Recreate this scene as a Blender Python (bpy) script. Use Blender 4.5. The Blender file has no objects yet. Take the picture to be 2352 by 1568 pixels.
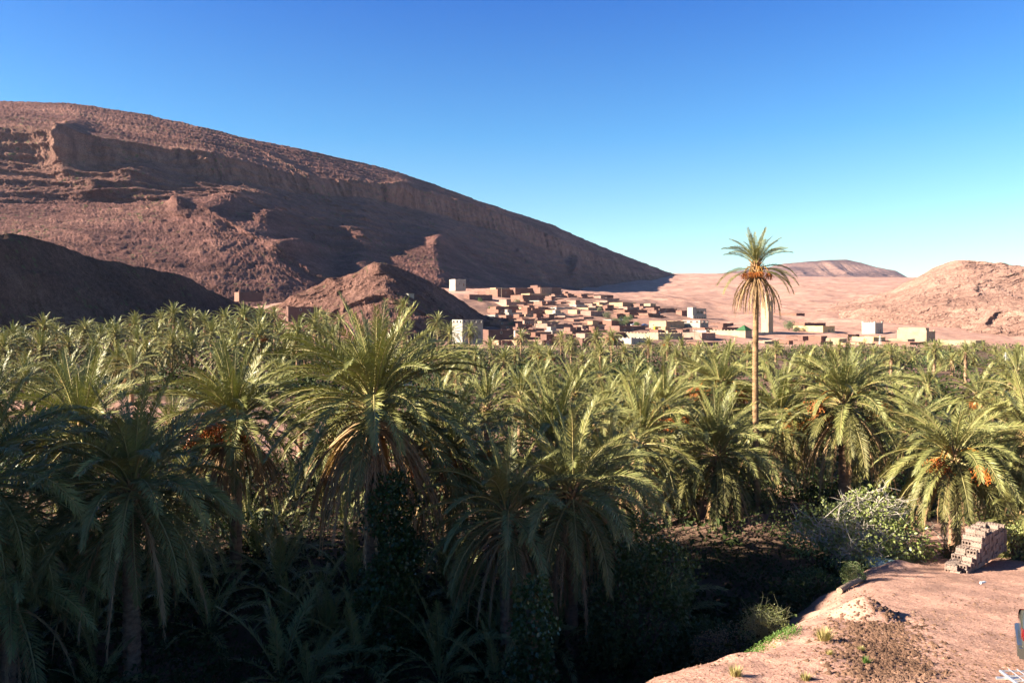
import bpy, math, random
import numpy as np
from math import radians as R, sin, cos, pi, tan, atan2, sqrt

# ---------------------------------------------------------------- camera, sky, sun, exposure
SC = bpy.context.scene
COL = SC.collection
CAMZ = 15.0
F, CX, HY = 1829.0, 1176.0, 730.0          # focal length, centre column and horizon row in picture units (2352 wide)
cam = bpy.data.objects.new('camera', bpy.data.cameras.new('camera'))
COL.objects.link(cam); SC.camera = cam
cam.location = (0, 0, CAMZ); cam.rotation_euler = (R(90), 0, 0)
cam.data.sensor_width = 36.0; cam.data.lens = 36.0 * F / 2352.0
cam.data.shift_y = -(784.0 - HY) / 2352.0
cam.data.clip_start = 0.5; cam.data.clip_end = 30000

SUN_EL, SUN_BACK = 24.0, 11.0               # sun to the left, a little behind the camera
sdir = (-cos(R(SUN_EL)) * cos(R(SUN_BACK)), -cos(R(SUN_EL)) * sin(R(SUN_BACK)), sin(R(SUN_EL)))
sun = bpy.data.objects.new('sun', bpy.data.lights.new('sun', 'SUN'))
COL.objects.link(sun)
sun.data.energy = 5.0; sun.data.angle = R(0.53); sun.data.color = (1.0, 0.87, 0.68)
from mathutils import Vector, Matrix
sun.rotation_euler = Vector(sdir).to_track_quat('Z', 'Y').to_euler()

world = bpy.data.worlds.new('World'); SC.world = world; world.use_nodes = True
wt = world.node_tree; wt.nodes.clear()
wo = wt.nodes.new('ShaderNodeOutputWorld'); bg = wt.nodes.new('ShaderNodeBackground')
sk = wt.nodes.new('ShaderNodeTexSky'); sk.sky_type = 'NISHITA'; sk.sun_disc = False
sk.sun_elevation = R(SUN_EL); sk.sun_rotation = atan2(sdir[0], sdir[1])
sk.altitude = 1100; sk.air_density = 1.0; sk.dust_density = 0.25; sk.ozone_density = 2.0
wtint = wt.nodes.new('ShaderNodeMix'); wtint.data_type = 'RGBA'; wtint.blend_type = 'MULTIPLY'; wtint.inputs[0].default_value = 1.0
wr = wt.nodes.new('ShaderNodeValToRGB'); wg = wt.nodes.new('ShaderNodeTexCoord'); wx = wt.nodes.new('ShaderNodeSeparateXYZ')
wt.links.new(wg.outputs['Generated'], wx.inputs[0]); wt.links.new(wx.outputs['Z'], wr.inputs[0])
SKY_RAMP = [(0.0, (1.05, 1.12, 0.86)), (0.10, (0.86, 1.08, 0.95)), (0.22, (0.44, .88, 1.10)), (0.38, (0.22, .60, 1.16)), (0.58, (0.15, .34, .62)), (1.0, (0.09, .20, .38))]
while len(wr.color_ramp.elements) < len(SKY_RAMP): wr.color_ramp.elements.new(0.5)
for e, (p, c) in zip(wr.color_ramp.elements, SKY_RAMP): e.position = p; e.color = (*c, 1)
wt.links.new(sk.outputs[0], wtint.inputs[6]); wt.links.new(wr.outputs[0], wtint.inputs[7])
wt.links.new(wtint.outputs[2], bg.inputs[0]); wt.links.new(bg.outputs[0], wo.inputs[0])
bg.inputs[1].default_value = 0.046
SC.view_settings.view_transform = 'Standard'; SC.view_settings.look = 'None'
SC.view_settings.gamma = 1.0; SC.view_settings.use_curve_mapping = False
SC.view_settings.exposure = 2.1
SC.cycles.max_bounces = 5; SC.cycles.diffuse_bounces = 2; SC.cycles.glossy_bounces = 2
SC.cycles.transmission_bounces = 3; SC.cycles.transparent_max_bounces = 4

rng = random.Random(7)
nrng = np.random.RandomState(11)

def P(vx, vy, D):
    return ((vx - CX) / F * D, D, CAMZ + (HY - vy) / F * D)

# ---------------------------------------------------------------- noise
def _h(ix, iy, iz, seed):
    h = (ix * 374761393 + iy * 668265263 + iz * 2147483647 + seed * 1274126177) & 0xffffffff
    h = ((h ^ (h >> 13)) * 1274126177) & 0xffffffff
    h = ((h ^ (h >> 15)) * 2246822519) & 0xffffffff
    return ((h ^ (h >> 16)) & 0xffffff) / float(0xffffff) * 2 - 1

def vnoise(x, y, z, seed=0):
    x = np.asarray(x, float); y = np.asarray(y, float); z = np.asarray(z, float) + 0 * x
    xi = np.floor(x).astype(np.int64); yi = np.floor(y).astype(np.int64); zi = np.floor(z).astype(np.int64)
    fx = x - xi; fy = y - yi; fz = z - zi
    fx = fx * fx * (3 - 2 * fx); fy = fy * fy * (3 - 2 * fy); fz = fz * fz * (3 - 2 * fz)
    def c(a, b, d): return _h(xi + a, yi + b, zi + d, seed)
    x00 = c(0, 0, 0) * (1 - fx) + c(1, 0, 0) * fx; x10 = c(0, 1, 0) * (1 - fx) + c(1, 1, 0) * fx
    x01 = c(0, 0, 1) * (1 - fx) + c(1, 0, 1) * fx; x11 = c(0, 1, 1) * (1 - fx) + c(1, 1, 1) * fx
    return (x00 * (1 - fy) + x10 * fy) * (1 - fz) + (x01 * (1 - fy) + x11 * fy) * fz

def fbm(x, y, z, oct=4, seed=0, ridged=False, gain=0.5):
    t = 0; a = 1.0; s = 0
    for i in range(oct):
        n = vnoise(x, y, z, seed + i * 17)
        if ridged: n = 1 - 2 * np.abs(n)
        t = t + a * n; s += a
        x = x * 2.03; y = y * 2.03; z = z * 2.03; a *= gain
    return t / s

# ---------------------------------------------------------------- mesh helpers
def mesh_np(name, V, quads=None, tris=None, mat=None, smooth=False, matidx=None, mats=None):
    me = bpy.data.meshes.new(name)
    V = np.asarray(V, np.float32)
    me.vertices.add(len(V)); me.vertices.foreach_set('co', V.ravel())
    loops = []; starts = []; n0 = 0
    if quads is not None and len(quads):
        q = np.asarray(quads, np.int32); loops.append(q.ravel()); starts.append(np.arange(len(q)) * 4); n0 = len(q) * 4
    if tris is not None and len(tris):
        t = np.asarray(tris, np.int32); loops.append(t.ravel()); starts.append(n0 + np.arange(len(t)) * 3)
    L = np.concatenate(loops); S = np.concatenate(starts)
    me.loops.add(len(L)); me.loops.foreach_set('vertex_index', L)
    me.polygons.add(len(S)); me.polygons.foreach_set('loop_start', S.astype(np.int32))
    if smooth: me.polygons.foreach_set('use_smooth', np.ones(len(S), bool))
    for m in (mats or ([mat] if mat else [])): me.materials.append(m)
    if matidx is not None: me.polygons.foreach_set('material_index', np.asarray(matidx, np.int32))
    me.update(calc_edges=True)
    return me

def link(name, me, parent=None, loc=None, rot=None, scale=None):
    o = bpy.data.objects.new(name, me); COL.objects.link(o)
    if parent: o.parent = parent
    if loc is not None: o.location = loc
    if rot is not None: o.rotation_euler = rot
    if scale is not None: o.scale = (scale,) * 3 if isinstance(scale, (int, float)) else scale
    return o

def tag(o, label=None, cat=None, group=None, kind=None):
    if label: o['label'] = label
    if cat: o['category'] = cat
    if group: o['group'] = group
    if kind: o['kind'] = kind
    return o

class MB:
    """collects faces for one mesh"""
    def __init__(s): s.v = []; s.f = []; s.m = []
    def add(s, vs, fs, m=0):
        n = len(s.v); s.v += [tuple(v) for v in vs]; s.f += [tuple(i + n for i in f) for f in fs]; s.m += [m] * len(fs)
    def box(s, x0, x1, y0, y1, z0, z1, m=0):
        s.add([(x0, y0, z0), (x1, y0, z0), (x1, y1, z0), (x0, y1, z0), (x0, y0, z1), (x1, y0, z1), (x1, y1, z1), (x0, y1, z1)],
              [(3, 2, 1, 0), (4, 5, 6, 7), (0, 1, 5, 4), (1, 2, 6, 5), (2, 3, 7, 6), (3, 0, 4, 7)], m)
    def tube(s, pts, rads, n=6, m=0, cap=True):
        pts = [Vector(p) for p in pts]; rings = []
        base = len(s.v)
        up = Vector((0, 0, 1))
        for i, p in enumerate(pts):
            t = (pts[min(i + 1, len(pts) - 1)] - pts[max(i - 1, 0)]).normalized()
            a = t.cross(up if abs(t.z) < 0.95 else Vector((1, 0, 0))).normalized(); b = t.cross(a)
            for k in range(n):
                an = 2 * pi * k / n; q = p + (a * cos(an) + b * sin(an)) * rads[i]
                s.v.append(tuple(q))
        for i in range(len(pts) - 1):
            for k in range(n):
                k2 = (k + 1) % n
                s.f.append((base + i * n + k, base + i * n + k2, base + (i + 1) * n + k2, base + (i + 1) * n + k)); s.m.append(m)
        if cap:
            s.f.append(tuple(base + k for k in range(n))); s.m.append(m)
            s.f.append(tuple(base + (len(pts) - 1) * n + k for k in reversed(range(n)))); s.m.append(m)
    def mesh(s, name, mats, smooth=False):
        me = bpy.data.meshes.new(name); me.from_pydata(s.v, [], s.f)
        for m in (mats if isinstance(mats, (list, tuple)) else [mats]): me.materials.append(m)
        me.polygons.foreach_set('material_index', s.m)
        if smooth: me.polygons.foreach_set('use_smooth', [True] * len(s.f))
        me.update(); return me

# ---------------------------------------------------------------- materials
def new_mat(name):
    m = bpy.data.materials.new(name); m.use_nodes = True
    t = m.node_tree; b = t.nodes['Principled BSDF']; b.inputs['Roughness'].default_value = 0.9
    b.inputs['Specular IOR Level'].default_value = 0.25
    return m, t, b

def N(t, kind, **kw):
    n = t.nodes.new(kind)
    for k, v in kw.items():
        if k in n.inputs.keys() if hasattr(n.inputs, 'keys') else False: n.inputs[k].default_value = v
        else: setattr(n, k, v)
    return n

def mixc(t, fac, a, b, mode='MIX'):
    n = t.nodes.new('ShaderNodeMix'); n.data_type = 'RGBA'; n.blend_type = mode
    for i, v in ((0, fac), (6, a), (7, b)):
        if hasattr(v, 'links') or hasattr(v, 'is_linked'): t.links.new(v, n.inputs[i])
        elif isinstance(v, (int, float)): n.inputs[i].default_value = v
        else: n.inputs[i].default_value = (*v, 1)
    return n.outputs[2]

def ramp(t, src, stops):
    r = t.nodes.new('ShaderNodeValToRGB')
    while len(r.color_ramp.elements) < len(stops): r.color_ramp.elements.new(0.5)
    for e, (p, c) in zip(r.color_ramp.elements, stops):
        e.position = p; e.color = (*c, 1) if isinstance(c, tuple) else (c, c, c, 1)
    t.links.new(src, r.inputs[0]); return r.outputs[0]

def noise(t, scale, detail=4, rough=0.55, coord=None, vec_scale=None):
    n = t.nodes.new('ShaderNodeTexNoise'); n.inputs['Scale'].default_value = scale
    n.inputs['Detail'].default_value = detail; n.inputs['Roughness'].default_value = rough
    if coord is None:
        g = t.nodes.new('ShaderNodeNewGeometry'); coord = g.outputs['Position']
    if vec_scale:
        mp = t.nodes.new('ShaderNodeMapping'); mp.inputs['Scale'].default_value = vec_scale
        t.links.new(coord, mp.inputs[0]); coord = mp.outputs[0]
    t.links.new(coord, n.inputs['Vector']); return n.outputs['Fac']

def bump(t, b, h, strength=0.5, dist=1.0):
    n = t.nodes.new('ShaderNodeBump'); n.inputs['Strength'].default_value = strength; n.inputs['Distance'].default_value = dist
    t.links.new(h, n.inputs['Height']); t.links.new(n.outputs[0], b.inputs['Normal']); return n

def rock_mat(name, c_dark, c_mid, c_light, s=0.02, strata=0.0, speck=0.35, bdist=1.5, shrub=0.0):
    m, t, b = new_mat(name)
    big = noise(t, s, 5, .6); fine = noise(t, s * 14, 6, .65)
    col = ramp(t, big, [(0.3, c_dark), (0.5, c_mid), (0.68, c_light)])
    f2 = ramp(t, fine, [(0.32, 0.55), (0.5, 0.95), (0.66, 1.35)])
    col = mixc(t, 0.8, col, f2, 'MULTIPLY')
    if strata:
        st = noise(t, strata, 4, .6, vec_scale=(0.06, 0.06, 1.0))
        col = mixc(t, 0.65, col, ramp(t, st, [(0.36, 0.52), (0.5, 1.0), (0.64, 1.42)]), 'MULTIPLY')
    if name == 'mountain rock':      # the bare cliff faces are a lighter, pinker stone than the scree
        at = t.nodes.new('ShaderNodeAttribute'); at.attribute_name = 'bare'
        fl = noise(t, .10, 4, .6, vec_scale=(1, 1, .12))
        cl = ramp(t, fl, [(.32, (.12, .062, .05)), (.5, (.27, .15, .115)), (.66, (.37, .22, .17))])
        fm_ = t.nodes.new('ShaderNodeMath'); fm_.operation = 'MULTIPLY'; t.links.new(at.outputs['Fac'], fm_.inputs[0]); fm_.inputs[1].default_value = .75
        col = mixc(t, fm_.outputs[0], col, cl)
    if speck:
        v = t.nodes.new('ShaderNodeTexVoronoi'); v.inputs['Scale'].default_value = s * 30
        g = t.nodes.new('ShaderNodeNewGeometry'); t.links.new(g.outputs['Position'], v.inputs['Vector'])
        col = mixc(t, ramp(t, v.outputs['Distance'], [(0.16, speck), (0.3, 0.0)]), col, tuple(min(1, 1.6 * k) for k in c_light))
    if shrub:
        sv = t.nodes.new('ShaderNodeTexVoronoi'); sv.inputs['Scale'].default_value = shrub
        g2 = t.nodes.new('ShaderNodeNewGeometry'); t.links.new(g2.outputs['Position'], sv.inputs['Vector'])
        msk = ramp(t, noise(t, shrub * 0.12, 3, .5), [(0.5, 0.0), (0.62, 0.8)])
        d = ramp(t, sv.outputs['Distance'], [(0.22, 1.0), (0.34, 0.0)])
        mm = t.nodes.new('ShaderNodeMath'); mm.operation = 'MULTIPLY'; t.links.new(msk, mm.inputs[0]); t.links.new(d, mm.inputs[1])
        col = mixc(t, mm.outputs[0], col, (.09, .11, .045))
    vfine = noise(t, s * 75, 5, .7)
    col = mixc(t, 0.75, col, ramp(t, vfine, [(0.34, 0.5), (0.5, 1.0), (0.66, 1.4)]), 'MULTIPLY')
    t.links.new(col, b.inputs['Base Color'])
    b1 = t.nodes.new('ShaderNodeBump'); b1.inputs['Strength'].default_value = 1.0; b1.inputs['Distance'].default_value = bdist
    t.links.new(fine, b1.inputs['Height'])
    b2 = t.nodes.new('ShaderNodeBump'); b2.inputs['Strength'].default_value = 1.0; b2.inputs['Distance'].default_value = bdist * .7
    t.links.new(vfine, b2.inputs['Height']); t.links.new(b1.outputs[0], b2.inputs['Normal']); t.links.new(b2.outputs[0], b.inputs['Normal'])
    b.inputs['Specular IOR Level'].default_value = 0.1
    return m

M = {}
M['mountain'] = rock_mat('mountain rock', (.118, .056, .050), (.165, .080, .068), (.235, .122, .098), 0.012, strata=0.11, speck=0.25, bdist=3.0, shrub=0.16)
M['dark_hill'] = rock_mat('dark hill rock', (.07, .042, .036), (.11, .065, .05), (.18, .11, .08), 0.03, speck=0.3, bdist=1.2, shrub=0.3)
M['hill'] = rock_mat('hill rock', (.14, .072, .058), (.20, .105, .084), (.28, .155, .122), 0.025, speck=0.35, bdist=1.5, shrub=0.3)
M['pink_hill'] = rock_mat('pink hill rock', (.30, .172, .132), (.38, .222, .17), (.44, .27, .21), 0.018, speck=0.25, bdist=1.6)
M['mesa'] = rock_mat('mesa rock', (.17, .10, .085), (.22, .13, .105), (.28, .17, .13), 0.004, strata=0.03, speck=0.0, bdist=8)
M['rubble'] = rock_mat('rubble', (.16, .09, .06), (.24, .14, .095), (.36, .22, .16), 0.2, speck=0.0, bdist=0.1)

def ground_mat():
    m, t, b = new_mat('earth')
    g = t.nodes.new('ShaderNodeNewGeometry')
    far = noise(t, 0.02, 5, .6); mid = noise(t, 0.55, 5, .62); fine = noise(t, 9.0, 4, .7)
    col = ramp(t, far, [(0.3, (.315, .178, .138)), (0.5, (.395, .228, .178)), (0.7, (.475, .285, .226))])
    col = mixc(t, 0.85, col, ramp(t, mid, [(0.3, 0.62), (0.48, 0.98), (0.7, 1.18)]), 'MULTIPLY')
    col = mixc(t, 0.8, col, ramp(t, fine, [(0.32, 0.58), (0.5, 1.0), (0.68, 1.25)]), 'MULTIPLY')
    fm = noise(t, .13, 5, .65); col = mixc(t, .7, col, ramp(t, fm, [(.3, .66), (.5, 1.0), (.7, 1.16)]), 'MULTIPLY')
    v = t.nodes.new('ShaderNodeTexVoronoi'); v.inputs['Scale'].default_value = 5.5
    t.links.new(g.outputs['Position'], v.inputs['Vector'])
    col = mixc(t, ramp(t, v.outputs['Distance'], [(0.12, 0.7), (0.22, 0.0)]), col, (.55, .40, .31))
    at = t.nodes.new('ShaderNodeAttribute'); at.attribute_name = 'grove_shade'
    col = mixc(t, at.outputs['Fac'], col, ramp(t, mid, [(0.35, (.035, .028, .018)), (0.65, (.085, .06, .038))]))   # dark earth tone painting the palms' shade into the grove floor
    tw = t.nodes.new('ShaderNodeAttribute'); tw.attribute_name = 'trodden'
    col = mixc(t, tw.outputs['Fac'], col, ramp(t, mid, [(0.35, (.13, .075, .06)), (0.65, (.23, .14, .11))]))   # trodden lanes and stony foot slope round the village
    b.inputs['Specular IOR Level'].default_value = 0.1
    t.links.new(col, b.inputs['Base Color'])
    h = mixc(t, 0.5, mid, fine)
    bump(t, b, h, 0.8, 0.12)
    return m
M['earth'] = ground_mat()

# ---------------------------------------------------------------- ground
def smooth_interp(x, pts_x, pts_y, width=0):
    return np.interp(x, pts_x, pts_y)

# far part: rows of (picture row at this depth) by column; the depth is the distance along the view
GX = np.array([-900, 0, 700, 1000, 1200, 1500, 1700, 1850, 2050, 2352, 3200], float)
GD = [25, 42, 60, 100, 140, 200, 280, 300, 340, 380, 430, 500, 560, 620, 760, 1000, 1400, 2000, 2300, 3200, 6000]
def _zrow(D, rows): return [CAMZ + (HY - r) / F * D for r in rows]
GZ = {25: [1.2]*11, 42: [3.2]*11, 60: [4.2]*11, 100: [5.0]*11, 140: [5.6, 5.6, 5.5] + [5.3]*8, 200: [9.5, 9, 7.5, 6] + [5.5]*7,
      280: [9, 8.5, 7, 5.8] + [5.3]*7,
      300: _zrow(300, [780, 785, 790, 797, 800, 800, 806, 811, 812, 812, 812]),
      340: _zrow(340, [765, 770, 775, 782, 785, 786, 790, 797, 798, 796, 796]),
      380: _zrow(380, [745, 750, 760, 766, 768, 769, 771, 776, 778, 782, 780]),
      430: _zrow(430, [730, 730, 735, 742, 745, 748, 751, 755, 757, 764, 760]),
      500: _zrow(500, [710, 710, 710, 712, 714, 720, 731, 738, 741, 750, 745]),
      560: _zrow(560, [695, 695, 692, 690, 692, 703, 722, 728, 730, 740, 735]),
      620: _zrow(620, [685, 685, 680, 674, 674, 695, 714, 720, 722, 730, 725]),
      760: _zrow(760, [680, 680, 672, 666, 668, 685, 703, 706, 706, 715, 715]),
      1000: _zrow(1000, [675, 675, 670, 664, 668, 682, 690, 682, 680, 690, 700]),
      1400: _zrow(1400, [672, 672, 668, 664, 668, 672, 668, 658, 656, 665, 680]),
      2000: _zrow(2000, [660]*4 + [660, 640, 634, 640, 641, 641, 645]),
      2300: _zrow(2300, [660]*4 + [650, 629, 629, 636, 638, 639, 642]),
      3200: _zrow(3200, [672]*4 + [665, 655, 655, 655, 655, 655, 655]),
      6000: _zrow(6000, [705]*11)}
GTAB = np.array([GZ[d] for d in GD], float)
GDa = np.array(GD, float)

# near part: the terrace of bare earth on the right and its broken edge down to the grove floor
def terr_plane(x, y): return 6.5 - 0.165 * (y - 21.0)
def on_plane(vx, vy):
    k = (HY - vy) / F; a = (vx - CX) / F
    y = (6.5 + 0.165 * 21.0 - CAMZ) / (k + 0.165)
    return a * y, y
EDGE = [on_plane(*p) for p in [(1180, 1700), (1330, 1640), (1480, 1555), (1600, 1512), (1700, 1492), (1790, 1470), (1850, 1425), (1900, 1385),
                               (1960, 1338), (2010, 1300), (2080, 1272), (2200, 1243), (2352, 1226), (2600, 1205), (3000, 1180), (3800, 1150)]]
EDGE = [(EDGE[0][0] - 6, -60)] + [(EDGE[0][0] - 2, 5)] + EDGE + [(EDGE[-1][0] + 60, EDGE[-1][1] - 4), (200, -60)]
_E = np.array(EDGE)
def sdist_edge(x, y):
    """distance to the terrace's edge, positive inside"""
    x = np.asarray(x, float); y = np.asarray(y, float)
    best = np.full(x.shape, 1e9); inside = np.zeros(x.shape, bool); n = len(_E)
    for i in range(n):
        ax, ay = _E[i]; bx, by = _E[(i + 1) % n]
        dx, dy = bx - ax, by - ay; L2 = dx * dx + dy * dy + 1e-9
        t = np.clip(((x - ax) * dx + (y - ay) * dy) / L2, 0, 1)
        best = np.minimum(best, np.hypot(x - ax - t * dx, y - ay - t * dy))
        c = ((ay > y) != (by > y)) & (x < (bx - ax) * (y - ay) / (by - ay + 1e-12) + ax)
        inside ^= c
    return np.where(inside, best, -best)

BUMPS = []      # (x, y, radius x, radius y, height, sharpness)
def add_bump(vx, vy, rx, ry, h, p=2):
    x, y = on_plane(vx, vy); BUMPS.append((x, y, rx, ry, h, p))
add_bump(1985, 1415, 1.0, 1.2, 0.6, 1.2)        # earth mound
add_bump(1900, 1530, 1.6, 1.2, 0.22)
add_bump(2060, 1300, 1.6, .8, 0.35)
add_bump(1700, 1505, 1.4, .5, 0.2)

def far_ground(x, y):
    y_ = np.maximum(np.asarray(y, float), 1.0); vx = CX + F * np.asarray(x, float) / y_
    j = np.clip(np.searchsorted(GDa, y_, side='right') - 1, 0, len(GDa) - 2)
    t = np.clip((y_ - GDa[j]) / (GDa[j + 1] - GDa[j]), 0, 1)
    i = np.clip(np.searchsorted(GX, vx, side='right') - 1, 0, len(GX) - 2)
    u = np.clip((vx - GX[i]) / (GX[i + 1] - GX[i]), 0, 1)
    u = u * u * (3 - 2 * u)
    z = (GTAB[j, i] * (1 - u) + GTAB[j, i + 1] * u) * (1 - t) + (GTAB[j + 1, i] * (1 - u) + GTAB[j + 1, i + 1] * u) * t
    return z

def ground_z(x, y, detail=True):
    x = np.asarray(x, float); y = np.asarray(y, float)
    z = far_ground(x, y)
    r = np.hypot(x, y)
    if detail:
        a = np.clip((y - 240) / 300, 0, 1) * np.clip(1.5 - y / 3000, .3, 1)
        z = z + a * (fbm(x / 60, y / 60, 0 * x, 5, 3, ridged=True) * 3.5 + fbm(x / 9, y / 9, 0 * x, 3, 9) * 0.7)
        z = z + np.clip((240 - y) / 60, 0, 1) * fbm(x / 7, y / 7, 0 * x, 3, 5) * 0.25
    near = (y < 70)
    s = sdist_edge(x, y) + (fbm(x / 2.2, y / 2.2, 0 * x, 3, 21) * 0.55 if detail else 0)
    tp = terr_plane(x, y)
    if detail: tp = tp + fbm((x + y * .35) / .9, y / 7, 0 * x, 3, 35) * 0.05 + fbm(x / 3.5, y / 3.5, 0 * x, 3, 31) * 0.14 + fbm(x / .5, y / .5, 0 * x, 3, 33) * 0.035
    for bx, by, rx, ry, h, p in BUMPS:
        q = np.sqrt(((x - bx) / rx) ** 2 + ((y - by) / ry) ** 2)
        tp = tp + h * np.clip(1 - q, 0, 1) ** (1.0 if p < 2 else 1.6)
    drop = np.maximum(0, -s) * 0.62 + 0.12 * np.maximum(0, -s) ** 1.3
    t2 = tp - drop - 0.12 * np.exp(-(s / 0.5) ** 2)
    k = 0.5                                         # soft maximum of slope and floor
    zz = np.maximum(z, t2) + k * np.exp(-np.abs(z - t2) / k) * 0.35
    w = np.clip((y - 55) / 25, 0, 1)
    w = w * w * (3 - 2 * w)
    # bare rise below the tall palm
    bx, by, bz = P(1690, 1232, 46)
    zz = zz + 0.9 * np.exp(-(((x - bx) / 4.0) ** 2 + ((y - by) / 3.0) ** 2))
    return zz * (1 - w) + z * w

def gz(x, y): return float(ground_z(np.array([x]), np.array([y]))[0])

def polar_ground():
    xs = np.concatenate([np.linspace(-3200, -300, 60, endpoint=False), np.linspace(-300, 2700, 600), np.linspace(2710, 5600, 60)])
    Ds = np.concatenate([np.geomspace(14, 60, 260, endpoint=False), np.geomspace(60, 240, 60, endpoint=False), np.geomspace(240, 760, 200, endpoint=False),
                         np.geomspace(760, 2400, 110, endpoint=False), np.geomspace(2400, 9000, 16)])
    A, Dm = np.meshgrid(xs, Ds)
    X = (A - CX) / F * Dm; Y = Dm
    Z = ground_z(X, Y)
    nx, ny = len(xs), len(Ds)
    V = np.stack([X, Y, Z], -1).reshape(-1, 3)
    i = np.arange(ny - 1)[:, None] * nx + np.arange(nx - 1)[None]
    Q = np.stack([i, i + 1, i + nx + 1, i + nx], -1).reshape(-1, 4)
    # a coarse apron round and behind the camera
    n = len(V)
    return V, Q
V, Q = polar_ground()
ground = link('ground', mesh_np('ground', V, Q, mat=M['earth'], smooth=True)); tag(ground, kind='structure')
def grove_shade_mask(x, y):  # where canopy shade is painted into the ground colour
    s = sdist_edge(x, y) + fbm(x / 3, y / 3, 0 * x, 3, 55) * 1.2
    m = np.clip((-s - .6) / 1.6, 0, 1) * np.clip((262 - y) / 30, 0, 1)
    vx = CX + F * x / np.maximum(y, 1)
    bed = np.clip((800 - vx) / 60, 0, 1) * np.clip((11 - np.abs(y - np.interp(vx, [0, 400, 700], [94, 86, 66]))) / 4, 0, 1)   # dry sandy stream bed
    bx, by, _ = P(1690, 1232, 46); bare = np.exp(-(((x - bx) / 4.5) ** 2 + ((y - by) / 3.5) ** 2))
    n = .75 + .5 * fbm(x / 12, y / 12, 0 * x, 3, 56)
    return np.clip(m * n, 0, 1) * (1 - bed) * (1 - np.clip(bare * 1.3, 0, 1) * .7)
at_ = ground.data.attributes.new('grove_shade', 'FLOAT', 'POINT'); at_.data.foreach_set('value', grove_shade_mask(V[:, 0], V[:, 1]).astype(np.float32))
def trodden(x, y):
    vx = CX + F * x / np.maximum(y, 1)
    m = np.clip((vx - 1000) / 60, 0, 1) * np.clip((1700 - vx) / 160, 0, 1) * np.clip((y - 285) / 10, 0, 1) * np.clip((660 - y) / 120, 0, 1)
    return np.clip(m * (.85 + .6 * fbm(x / 25, y / 25, 0 * x, 4, 57)), 0, .9)
at_ = ground.data.attributes.new('trodden', 'FLOAT', 'POINT'); at_.data.foreach_set('value', trodden(V[:, 0], V[:, 1]).astype(np.float32))
def shade_bluff():
    """unseen rise added beyond the left edge to keep the foot of the near grove in shade"""
    xs = np.linspace(-120, -24, 90); ys = np.linspace(-70, 44, 90); X, Y = np.meshgrid(xs, ys)
    top = np.interp(Y, [-70, 10, 16, 22, 27, 32, 37, 44], [22.5, 23, 24.8, 26.5, 22, 18, 12, 2]); cr = -38 - .12 * (Y - 10)
    s = np.clip((-26.5 - .1 * np.maximum(Y - 20, 0) * 3 - X) / 9, 0, 1); s = s * s * (3 - 2 * s)
    Z = -1 + (top + 1) * s + fbm(X / 8, Y / 8, X * 0, 4, 99, ridged=True) * 1.2 * s
    i = np.arange(89)[:, None] * 90 + np.arange(89)[None]
    o = link('hill', mesh_np('shade_bluff', np.stack([X, Y, Z], -1).reshape(-1, 3), np.stack([i, i + 1, i + 91, i + 90], -1).reshape(-1, 4), mat=M['hill'], smooth=True)); tag(o, kind='structure')
shade_bluff()  # added light blocker out of view, its heights shaped for the shade
xs = np.linspace(-60, 60, 41); ys = np.linspace(-60, 14.2, 30)
X, Y = np.meshgrid(xs, ys); Z = ground_z(X, Y) - 0.03
i = np.arange(29)[:, None] * 41 + np.arange(40)[None]
back = link('ground', mesh_np('ground_behind', np.stack([X, Y, Z], -1).reshape(-1, 3), np.stack([i, i + 1, i + 42, i + 41], -1).reshape(-1, 4), mat=M['earth'], smooth=True))
tag(back, kind='structure')

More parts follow.
